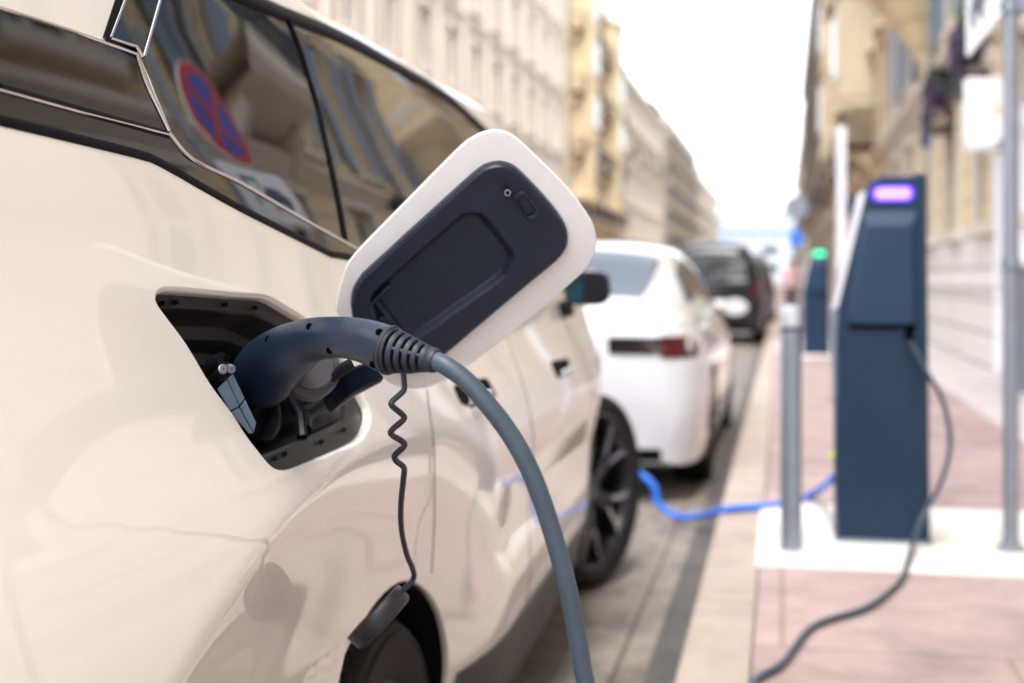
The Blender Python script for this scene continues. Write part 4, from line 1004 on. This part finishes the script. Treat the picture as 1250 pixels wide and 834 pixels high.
# ================================================================== CHARGING POSTS
def charger(label, base, led, led_rim, s=1.0, cable_hole=True):
    t = thing('charging_post', label, 'charging post', base, off=(0,0,0), group='blue charging posts on the pavement'); t.scale = (1, 1, 1.062)
    wd, D = .36, .30
    prof = [(-.184,0),(.180,0),(.166,1.38),(.156,1.392),(.120,1.393),(.116,1.384),(-.01,1.384),(-.045,1.372),(-.062,1.345),(-.176,.90),(-.186,.80)]
    m_ = MB(); ins = [(a*.985, .006+b*.991) for a, b in prof]
    m_.loft([[(a, 0.006, b) for a, b in ins], [(a, .0, b) for a, b in [(a*.97, .012+b*.985) for a, b in prof]]][::-1]+[[(a, .02, b) for a, b in prof], [(a, D-.02, b) for a, b in prof], [(a*.97, D, .01+b*.985) for a, b in prof]])
    body_ = part('cabinet', m_, CHARGER, t, sharp=28)
    # raised front panel: wide bevel above, undercut below
    o_p = [(-.150,.828),(-.152,.86),(-.078,1.262),(.128,1.262),(.134,.828)]
    i_p = [(-.118,.828),(-.120,.875),(-.066,1.195),(.106,1.195),(.110,.828)]
    part('front_panel', MB().loft([[(a, .004, b) for a, b in o_p], [(a, -.022, b) for a, b in i_p]], True, False, True), CHARGERP, t, sharp=12)
    part('panel_shade', MB().bb(-.140, .125, -.0015, .01, .806, .827), GUNDK, t)  # dark strip put in as the shade beneath the raised panel
    def capsule(h, cx, cz, ww, n=14): return [(cx+(ww/2-h)*(1 if math.cos(a) >= 0 else -1)+h*math.cos(a), cz+h*math.sin(a)) for a in np.linspace(-math.pi/2, 1.5*math.pi, 2*n, endpoint=False)]
    lm = MB(); lm.loft([[(a, y, b) for a, b in capsule(.030, .034, 1.318, .165)] for y in (.004, -.006)]); lr = part('lamp_rim', lm, led_rim, t)
    l2m = MB(); l2m.loft([[(a, y, b) for a, b in capsule(.022, .034, 1.318, .140)] for y in (-.004, -.009)]); part('lamp', l2m, led, t)
    # sloping side cheek, sky reflection put into its pale colour, and the edge below
    sm2 = MB(); sm2.loft([[(-.068*s, y, 1.33*s) , (-.178*s, y, .89*s), (-.200*s, y, .875*s), (-.090*s, y, 1.325*s)] for y in (.03, D-.03)]); part('side_cheek', sm2, CHARGERS, t)
    sm3 = MB(); sm3.loft([[(-.180*s, y, .87*s), (-.1795*s, y, .55*s), (-.190*s, y, .55*s), (-.200*s, y, .865*s)] for y in (.03, D-.03)]); part('side_strip', sm3, STEEL, t)
    part('cable_outlet', MB().tube([(.095,.03,.80),(.095,-.02,.792),(.096,-.05,.782)], [.022,.020,.014], 14), GUNDK, t)
    part('foot', MB().bb(-.19, .19, -.01, D+.01, 0, .012), STEEL, t)
    return t
cb_ = on_ground(1078, 663, .14)
charger('dark blue charging post with violet lamp beside the grey bollard', (cb_[0]+.003, cb_[1], .14), LEDV, LEDB)
c2 = on_ground(997, 433.5, .142)
charger('distant dark blue charging post with green lamp', (c2[0], c2[1]+.02, .142), LEDG, LEDG)
# bollards
def bollard(label, p, h=.955, r=.040):
    t = thing('bollard', label, 'bollard', p, off=(0,0,0))
    part('post', MB().lathe([(r*1.02,0),(r,.01),(r,h-.085)], (0,0,0), (0,0,1), 32, True), STEEL, t)
    part('cap', MB().lathe([(r*.9,h-.085),(r*1.06,h-.083),(r*1.08,h-.02),(r*1.0,h-.004),(.001,h)], (0,0,0), (0,0,1), 32), SILVERB, t)
    part('collar', MB().lathe([(r*.9,h-.098),(r*1.03,h-.097),(r*1.03,h-.089),(r*.9,h-.088)], (0,0,0), (0,0,1), 32), SEAL, t)
SILVERB = mat('brushed_cap', (.52,.54,.57), .35, .6)
b1 = on_ground(966, 671, .14); bollard('grey steel bollard with light cap left of the violet lamp charging post', (b1[0], b1[1], .14))
# sign pole with flag-mounted boards
pp = on_ground(1234, 671, .14)
pl = thing('sign_pole', 'tall grey pole carrying the no stopping sign above the pavement', 'pole', (pp[0], pp[1], .14), off=(0,0,0))
px_, py_ = 0., 0.
part('post', MB().lathe([(.029,0),(.029,3.35),(.022,3.37),(.001,3.375)], (0,0,0), (0,0,1), 24), POSTG, pl)
part('base_plate', MB().lathe([(.06,0),(.06,.008),(.034,.02),(.03,.05)], (0,0,0), (0,0,1), 24), POSTG, pl)
for z in (1.12, 2.12, 2.72): part('clamp', MB().lathe([(.03,-.018),(.036,-.018),(.036,.018),(.03,.018)], (0,0,z), (0,0,1), 24), STEEL, pl)
part('bracket', MB().bb(-.045, .06, -.03, .06, 2.10, 2.14), STEEL, pl)
def yz_disc(cy, cz, r, n=48): return [(cy+r*math.cos(2*math.pi*k/n), cz+r*math.sin(2*math.pi*k/n)) for k in range(n)]
SX = -.047
def plate(name, poly, x0, x1, m, par): return part(name, MB().loft([[(x0, a, b) for a, b in poly], [(x1, a, b) for a, b in poly]]), m, par)
pan = plate('tow_panel', rounded([(-.03,2.075),(.92,2.075),(.92,2.53),(-.03,2.53)], .03), SX, SX+.012, SIGNW, pl)
# pictogram: a hook lifting a car
def pic(poly): return [(.44+a, 2.30+b) for a, b in poly]
plate('car_pictogram', pic([(-.10,-.09),(.30,-.09),(.31,-.02),(.24,.0),(.19,.07),(.02,.07),(-.05,.0),(-.11,-.02)]), SX-.003, SX+.001, SIGNGY, pan)
for c_ in (-.02, .22): plate('wheel_pictogram', [(.44+c_+.045*math.cos(k), 2.20+.045*math.sin(k)) for k in np.linspace(0, 6.2, 18)], SX-.0045, SX-.0005, SIGNGY, pan)
plate('hook_pictogram', pic([(-.30,-.12),(-.26,-.12),(-.26,.10),(-.10,.10),(-.10,.03),(-.07,.03),(-.07,.135),(-.30,.135)]), SX-.003, SX+.001, SIGNGY, pan)
sc_ = (.445, 2.90)
rs = plate('round_sign', yz_disc(*sc_, .335), SX, SX+.012, SIGNW, pl)
plate('sign_border', yz_disc(*sc_, .325), SX-.003, SX+.001, SIGNR, rs)
plate('sign_field', yz_disc(*sc_, .255), SX-.0045, SX-.0005, SIGNB, rs)
for s_ in (1, -1):
    d_ = np.array([1, s_])/math.sqrt(2); n_ = np.array([-d_[1], d_[0]])*.030; c_ = np.array(sc_)
    plate('sign_bar', [tuple(c_+d_*.26+n_), tuple(c_-d_*.26+n_), tuple(c_-d_*.26-n_), tuple(c_+d_*.26-n_)], SX-.006-(s_ > 0)*.0015, SX-.002, SIGNR, rs)
# white signpost with a blue plate behind the first charging post
wp = (.515, 12.0, .127)
wpt = thing('signpost', 'white signpost with a small blue plate behind the charging post', 'signpost', wp, off=(0,0,0))
part('post', MB().bb(-.04, .04, -.03, .03, 0, 2.42), LILAC, wpt, bevel=.008)
part('base', MB().bb(-.10, .10, -.08, .08, 0, .02), STEEL, wpt)
part('sign_plate', MB().bb(.045, .20, -.07, -.045, 1.62, 1.80), CHARGER, wpt, bevel=.01)
# shop sign on the facade, banner, planters
sg = thing('shop_sign', 'white projecting shop sign with orange marks on the honey stone wall', 'sign', (2.38, 15.6, 3.05), off=(0,0,0))
part('panel', MB().bb(-.36, .12, -.06, .06, -.42, .42), SIGNW, sg, bevel=.05)
for a, b in ((-.02,.06),(.055,.02)): part('mark', MB().lathe([(.001,-.075),(.028,-.075),(.03,-.059)], (a, 0, b), (0,1,0), 18), ORANGE, sg)
sg2 = solo('banner', 'small blue banner hanging on the honey stone wall', 'banner', MB().bb(2.27, 2.48, 22.9, 22.95, 3.4, 3.95), mat('banner_blue', (.05,.08,.18), .7), (2.3, 22.92, 3.35), bevel=.01)
def flower_box(label, x, y, z, ln_, seed):
    rnd = random.Random(seed); t = thing('flower_box', label, 'flower box', (x, y, z), off=(0,0,0), group='planted window boxes on the honey stone wall')
    part('trough', MB().bb(-.10, .24, -ln_/2, ln_/2, -.02, .20), IRON, t, bevel=.01)
    rl_ = MB()
    for k in range(int(ln_/.12)+1): y_ = -ln_/2+.02+k*.12; rl_.bb(-.15, -.13, y_-.01, y_+.01, -.45, .35)
    rl_.bb(-.155, -.125, -ln_/2, ln_/2, .34, .37); rl_.bb(-.155, .24, -ln_/2, -ln_/2+.03, .34, .37); rl_.bb(-.15, .24, -ln_/2, ln_/2, -.48, -.44)
    part('rail', rl_, IRON, t)
    for nm, mm, cnt, zz, sp_ in (('foliage', LEAF, 300, .38, .13), ('blossom', PETAL, 170, .02, .16)):
        q = MB()
        for k in range(cnt):
            c = Vector((rnd.gauss(.08,.08)-(.12 if nm == 'blossom' else 0), rnd.uniform(-ln_/2, ln_/2), zz+rnd.gauss(0, sp_))); a = Vector((rnd.gauss(0,1), rnd.gauss(0,1), rnd.gauss(0,1))).normalized()*.06; b = a.orthogonal().normalized()*.04
            q.add([c-a, c+b, c+a, c-b], [(0,1,2,3)])
        o = part(nm, q, mm, t)
    return t
flower_box('flower box with green plants and dark purple blossom over the blue banner side', 2.25, 20.3, 3.85, 1.1, 1)
flower_box('flower box nearest the sign pole, taller green plants', 2.25, 17.1, 3.95, 1.1, 2)
kb = thing('utility_cabinet', 'grey utility cabinet against the wall behind the sign pole', 'cabinet', (2.18, 13.2, .1315), off=(0,0,0))
part('cabinet', MB().bb(.02, .29, -.3, .3, 0, 1.15), POSTG, kb, bevel=.01); part('door', MB().bb(.005, .02, -.27, .27, .08, 1.08), POSTG, kb); part('lid', MB().bb(-.01, .295, -.33, .33, 1.15, 1.19), STEEL, kb, bevel=.006)
dr = thing('shop_door', 'brown wooden door in a white frame on the honey stone building', 'door', (2.495, 15.0, .13), off=(0,0,0))
part('frame', MB().bb(-.13, -.02, -.75, -.58, 0, 2.6).bb(-.13, -.02, .58, .75, 0, 2.6).bb(-.15, -.02, -.8, .8, 2.6, 2.85), SIGNW, dr); part('leaf', MB().bb(-.06, -.02, -.58, .58, .0, 2.6), DOORB, dr); part('handle', MB().tube([(-.08,.42,1.0),(-.10,.42,1.05),(-.08,.42,1.2)], .012, 8), SILVER, dr)

# ================================================================== OTHER CARS
class Loft:
    def __init__(s, st): s.st = st; s.y = np.array([q[0] for q in st]); s.d = np.array([q[1:] for q in st], float)
    def par(s, y):
        out = np.empty(s.d.shape[1]); i = int(np.clip(np.searchsorted(s.y, y)-1, 0, len(s.y)-2)); h = s.y[i+1]-s.y[i]; t = np.clip((y-s.y[i])/h, 0, 1)
        def sl(j):
            if j == 0 or j == len(s.y)-1: return (s.d[min(j+1,len(s.y)-1)]-s.d[max(j-1,0)])/(s.y[min(j+1,len(s.y)-1)]-s.y[max(j-1,0)])
            a = (s.d[j]-s.d[j-1])/(s.y[j]-s.y[j-1]); b = (s.d[j+1]-s.d[j])/(s.y[j+1]-s.y[j]); m = np.where(a*b > 0, 2*a*b/(a+b+1e-12*np.sign(a+b+1e-12)), 0); return m
        return (2*t**3-3*t**2+1)*s.d[i]+(t**3-2*t**2+t)*h*sl(i)+(-2*t**3+3*t**2)*s.d[i+1]+(t**3-t**2)*h*sl(i+1)
    def half(s, y):
        """bottom z, sill width, waist width, shoulder z, shoulder width, roof z, roof width"""
        zb, ws_, wm_, zs_, wsh, zr, wr = s.par(y)
        pts = [(0,zb),(ws_*.9,zb),(ws_,zb+.05),(wm_*.995,zb+(zs_-zb)*.35),(wm_,zb+(zs_-zb)*.6),(wm_*.985,zb+(zs_-zb)*.82),(wsh,zs_),(wsh*.965+wr*.035,zs_+(zr-zs_)*.10),(wsh*.5+wr*.5,zs_+(zr-zs_)*.55),(wr,zs_+(zr-zs_)*.80),(wr*.85,zs_+(zr-zs_)*.915),(wr*.45,zs_+(zr-zs_)*.985),(0,zr+.005)]
        return [(p.x, p.y) for p in spline([Vector((a,b,0)) for a, b in pts], 3)]
    def pt(s, y, k, off=0.):
        h = s.half(y); i = int(min(k*3, len(h)-2)); t = k*3-i; a = np.array(h[i])*(1-t)+np.array(h[min(i+1,len(h)-1)])*t
        return np.array([a[0], y, a[1]])
def build_car(label, x, y, st, paint, spec, L):
    """a car seen mostly from behind: y is its tail; spec holds window and lamp outlines in (y, k) of the loft"""
    t = thing('parked_car', label, 'car', (x, y, 0), off=(0,0,0), group='cars parked ahead along the kerb')
    lf = Loft(st); ys = []
    for a, b in zip(lf.y, lf.y[1:]): ys += list(np.linspace(a, b, 6, endpoint=False))
    ys.append(lf.y[-1]); m_ = MB(); rings = []
    for yy in ys: h = lf.half(yy); rings.append([(a, yy, b) for a, b in h]+[(-a, yy, b) for a, b in h[-2:0:-1]])
    m_.loft(rings); body_ = part('body', m_, paint, t, sharp=50)
    def patch(name, outline, mm, both, off, n=8):
        """outline: rows of (y0,k0,y1,k1) lines swept"""
        for sgn in ((1, -1) if both else (1,)):
            rows_ = []
            for (y0, k0, y1, k1) in outline:
                r_ = []
                for q in np.linspace(0, 1, n):
                    p = lf.pt(y0+(y1-y0)*q, k0+(k1-k0)*q); e = .02
                    py = lf.pt(y0+(y1-y0)*q+e, k0+(k1-k0)*q); pk_ = lf.pt(y0+(y1-y0)*q, min(k0+(k1-k0)*q+.05, 12)); nn = np.cross(py-p, pk_-p); nn /= np.linalg.norm(nn)+1e-9
                    if nn[0] < 0 and abs(nn[0]) > .05: nn = -nn
                    elif nn[2] < 0 and abs(nn[0]) <= .05: nn = -nn
                    p = p+nn*off; r_.append((sgn*p[0], p[1], p[2]))
                rows_.append(r_)
            mm_ = MB(); mm_.loft(rows_, False)
            if not both: mm_.loft([[(-a, b, c) for a, b, c in r_] for r_ in rows_], False)
            part(name, mm_, mm, t, sharp=60)
    for nm, ol, mm, both in spec: patch(nm, ol, mm, both, .006)
    return t, lf
def vz(y, k): return 0
# white saloon: y, zb, w_sill, w_waist, z_shoulder, w_shoulder, z_roof, w_roof
sal = [(0,.28,.60,.72,.86,.66,.92,.50),(.03,.22,.72,.80,.92,.72,1.00,.54),(.12,.20,.82,.87,.955,.79,1.065,.60),(.32,.20,.88,.915,.955,.84,1.09,.60),(.62,.20,.90,.925,.95,.85,1.17,.60),(1.1,.18,.90,.925,.94,.86,1.35,.62),(1.6,.18,.90,.925,.94,.86,1.44,.64),(2.2,.18,.90,.925,.93,.86,1.455,.65),(2.8,.18,.90,.925,.92,.86,1.40,.63),(3.4,.18,.90,.925,.91,.86,1.14,.58),(3.75,.18,.90,.92,.88,.84,.955,.58),(4.2,.20,.87,.90,.80,.79,.86,.56),(4.55,.24,.78,.82,.68,.68,.73,.5),(4.7,.30,.6,.66,.55,.55,.58,.4)]
spec_s = [('side_window', [(.78,7.6,3.35,7.25),(.95,8.0,3.25,7.7),(1.1,8.4,3.1,8.2),(1.4,8.75,2.95,8.7)], CARGL, True),
          ('rear_window', [(.40,11.9,.40,9.6),(.62,11.9,.62,9.4),(.95,11.9,.95,9.35),(1.10,11.9,1.10,9.4),(1.22,11.9,1.22,9.7)], CARGL, False),
          ('windscreen', [(2.75,11.9,2.75,9.6),(3.1,11.9,3.1,9.3),(3.5,11.9,3.5,9.3)], CARGL, False)]
ps = on_ground(866, 601, 0)
SALX, SALY = -.40-.925, 6.92
t2, lf2 = build_car('white saloon car with dark red tail lights parked ahead of the open flap car', SALX, SALY, sal, WHITE, spec_s, 4.7)
def tail_patch(t, lf, rows_, m_, nm='tail_light', off=.010):
    for sgn in (1, -1):
        rr2 = []
        for z0, pts in rows_:
            r_ = []
            for a, yy in pts: r_.append((sgn*a, yy-off, z0))
            rr2.append(r_)
        mm_ = MB(); mm_.loft(rr2, False); part(nm, mm_, m_, t, sharp=60)
def tail_y(lf, x, z):
    """tail surface: smallest y whose section reaches half-width x at height z"""
    for yy in np.linspace(0, 1.0, 400):
        h = lf.half(yy); zs_ = [q for q in h[3:30]]
        ww = np.interp(z, [q[1] for q in h[3:20]], [q[0] for q in h[3:20]])
        if ww >= x: return yy
    return 1.0
def tail_shape(lf, xs, zlo, zhi, n=5):
    return [(zlo+(zhi-zlo)*j/n, [(xx, tail_y(lf, xx, zlo+(zhi-zlo)*j/n)) for xx in xs]) for j in range(n+1)]
tail_patch(t2, lf2, tail_shape(lf2, [.42,.52,.62,.70], .80, .89), TAILDK)
tail_patch(t2, lf2, tail_shape(lf2, [.70,.74,.78,.82,.86,.885], .78, .895), TAIL, 'tail_lamp', .012)
tail_patch(t2, lf2, tail_shape(lf2, [.0,.2,.4,.55,.70], .235, .30, 3), DARK, 'diffuser', .012)
tail_patch(t2, lf2, [(z, [(a, .0) for a in (.0,.13,.26)]) for z in (.56,.67)], SIGNW, 'number_plate', .006)
for yy in (.98, 3.86):
    for sgn in (1, -1): wheel(t2, (sgn*(.925-.125), yy, .335), (sgn,0,0), .335, .235, .24)
for sgn in (1, -1):
    mm_ = MB().loft([[(sgn*(.98+.10*a*s_), 3.02+.06*q, .985+.065*b*s_) for a, b in [(math.cos(k), math.sin(k)) for k in np.linspace(0, 2*math.pi, 16, endpoint=False)]] for s_, q in ((.9,-.3),(1,0),(.9,1),(.4,2.2))]); part('wing_mirror', mm_, WHITE, t2)
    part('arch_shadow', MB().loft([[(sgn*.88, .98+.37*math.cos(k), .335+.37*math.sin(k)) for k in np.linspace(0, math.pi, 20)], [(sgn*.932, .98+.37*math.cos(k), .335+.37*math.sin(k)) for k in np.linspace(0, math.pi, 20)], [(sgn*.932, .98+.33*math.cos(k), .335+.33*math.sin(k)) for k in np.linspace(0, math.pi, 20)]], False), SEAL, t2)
# black people carrier and a grey hatchback, both the same body kind
van = [(0,.42,.62,.72,1.02,.70,1.50,.56),(.05,.36,.74,.82,1.05,.78,1.68,.62),(.16,.30,.84,.90,1.06,.86,1.80,.64),(.45,.24,.88,.93,1.06,.88,1.86,.66),(1.5,.22,.90,.94,1.04,.89,1.88,.66),(2.8,.22,.90,.94,1.02,.88,1.82,.65),(3.4,.22,.90,.94,1.0,.87,1.50,.64),(3.9,.22,.90,.93,.98,.86,1.12,.62),(4.5,.26,.84,.88,.88,.78,.95,.58),(4.75,.34,.68,.74,.66,.62,.70,.45)]
spec_v = [('side_window', [(.45,7.5,3.5,7.3),(.48,8.0,3.35,7.8),(.55,8.8,3.05,8.7)], CARGL, True), ('windscreen', [(2.9,11.9,2.9,9.6),(3.4,11.9,3.4,9.3),(3.8,11.9,3.8,9.2)], CARGL, False)]
def people_carrier(label, x, y, paint):
    t, lf = build_car(label, x, y, van, paint, spec_v, 4.75)
    tail_patch(t, lf, tail_shape(lf, [.0,.2,.4,.55,.62], 1.12, 1.55), CARGL, 'rear_window', .012)
    tail_patch(t, lf, tail_shape(lf, [.70,.76,.82,.86], .86, 1.18), TAIL, 'tail_light', .014)
    tail_patch(t, lf, [(z, [(a, .0) for a in (.0,.13,.26)]) for z in (.70,.81)], SIGNW, 'number_plate', .008)
    for yy in (.9, 3.75):
        for sgn in (1, -1): wheel(t, (sgn*(.94-.13), yy, .35), (sgn,0,0), .35, .235, .24)
    return t
people_carrier('black people carrier with red tail light beyond the white saloon', -1.24, 23.5, BLACKP)
people_carrier('dark grey people carrier parked farthest along the kerb', -1.08, 32.5, GREYP)

# blue charging cable to the white saloon
bpth = AT([(1016,586,5.60)])+[Vector(on_ground(u, v, .147)) for u, v in ((990,605),(958,615),(925,619))]+[Vector(on_ground(u, v, .148)) for u, v in ((903,620.5),(886,622.5))]+AT([(872,626,6.06),(855,630,6.2),(836,632,6.32),(818,627,6.42),(802,612,6.46),(790,585,6.50)])+[Vector((-1.05,6.62,.42)),Vector((-1.6,6.70,.50)),Vector((-2.18,6.85,.62)),Vector((-2.26,7.2,.78)),Vector((-2.27,7.5,.86))]
bl = thing('charging_cable', 'blue charging cable running over the kerb to the white saloon', 'cable', (bpth[3].x, bpth[3].y, .14))
part('cable', MB().tube(spline(bpth, 8), .017, 12), BLUEC, bl)
part('plug', MB().tube([bpth[-1]+Vector((.0,-.06,0)), bpth[-1], bpth[-1]+Vector((.06,.03,0))], [.022,.028,.03], 12), BLUEC, bl)
q0 = Vector(at(1015,560,5.66)); part('plug_cap', MB().tube([q0, q0+Vector((.02,.01,.03)), q0+Vector((.05,.02,.02))], [.018,.018,.012], 12), YEL, bl)
part('wall_plug', MB().tube([bpth[0], bpth[0]+Vector((.04,.02,.03)), bpth[0]+Vector((.07,.02,.05))], [.019,.022,.022], 12), BLUEC, bl)

# far road signs and a walker
fs = thing('road_sign', 'distant small blue road sign on a pole at the kerb', 'road sign', (.28, 27, .127), off=(0,0,0))
part('post', MB().lathe([(.03,0),(.03,2.75)], (0,0,0), (0,0,1), 12, True), POSTG, fs)
part('blue_plate', MB().loft([[(a, y_, b) for a, b in ((-.13,1.72),(.13,1.72),(.13,1.92),(.0,2.12),(-.13,1.92))] for y_ in (-.04,-.03)]), mat('sign_blue_light', (.03,.16,.62), .4), fs)
part('round_back', MB().lathe([(.001,-.045),(.24,-.045),(.24,-.03),(.001,-.03)], (0,0,2.5), (0,1,0), 24), STEEL, fs)
ls = thing('street_lamp', 'black bracket lantern on the right hand facades above the green lamp', 'lamp', (2.45, 40, 4.1), off=(0,0,0))
part('bracket', MB().tube([(.0,0,.6),(-.4,0,.75),(-.75,0,.6)], .03, 8), IRON, ls); part('lantern', MB().lathe([(.02,.2),(.22,.1),(.26,0),(.16,-.5),(.02,-.55)], (-.75,0,.35), (0,0,1), 8), IRON, ls)

def walker():
    t = thing('person', 'walker in a pink top and dark trousers far along the pavement', 'person', (.22, 31, .128), off=(0,0,0))
    J = {'pel':(0,0,.95,.13),'wai':(0,0,1.08,.115),'che':(0,.01,1.30,.145),'nec':(0,0,1.46,.055),'hea':(0,-.01,1.56,.085),'top':(0,-.005,1.66,.088),'crown':(0,0,1.73,.05),
         'hl':(.09,0,.90,.095),'kl':(.10,-.07,.50,.06),'al':(.10,.0,.09,.042),'tl':(.10,-.14,.035,.035),'hr':(-.09,0,.90,.095),'kr':(-.10,.05,.50,.06),'ar':(-.10,.24,.12,.042),'tr':(-.10,.12,.035,.035),
         'sl':(.19,0,1.40,.06),'el':(.24,.06,1.13,.042),'wl':(.24,-.06,.90,.032),'fl':(.235,-.10,.81,.035),'sr':(-.19,0,1.40,.06),'er':(-.24,.06,1.13,.042),'wr':(-.25,.0,.88,.032),'fr':(-.25,-.02,.79,.035)}
    E_ = [('pel','wai'),('wai','che'),('che','nec'),('nec','hea'),('hea','top'),('top','crown'),('pel','hl'),('hl','kl'),('kl','al'),('al','tl'),('pel','hr'),('hr','kr'),('kr','ar'),('ar','tr'),('che','sl'),('sl','el'),('el','wl'),('wl','fl'),('che','sr'),('sr','er'),('er','wr'),('wr','fr')]
    def skin(name, keys, m_, grow, root):
        ks = [k for k in J if k in keys]; ix = {k: i for i, k in enumerate(ks)}; me = bpy.data.meshes.new(name)
        me.from_pydata([J[k][:3] for k in ks], [(ix[a], ix[b]) for a, b in E_ if a in ix and b in ix], []); o = bpy.data.objects.new(name, me); COL.objects.link(o)
        md = o.modifiers.new('skin', 'SKIN'); 
        for k in ks: v_ = me.skin_vertices[0].data[ix[k]]; v_.radius = (J[k][3]*grow+(.012 if grow > 1 else 0),)*2; v_.use_root = (k == root)
        s2 = o.modifiers.new('sub', 'SUBSURF'); s2.levels = 2; s2.render_levels = 2; me.materials.append(m_); o.parent = t
        return o
    t.scale = (.88,)*3
    skin('body', list(J), SKIN, 1, 'pel'); skin('top', ['wai','che','sl','el','sr','er'], SHIRT, 1.08, 'che'); skin('trousers', ['pel','hl','kl','al','hr','kr','ar'], TROUS, 1.08, 'pel')
    part('hair', MB().lathe([(.001,.12),(.06,.115),(.096,.06),(.102,0),(.09,-.09),(.05,-.13),(.001,-.13)], (0,.025,1.655), (0,0,1), 20), HAIR, t)
    return t
walker()
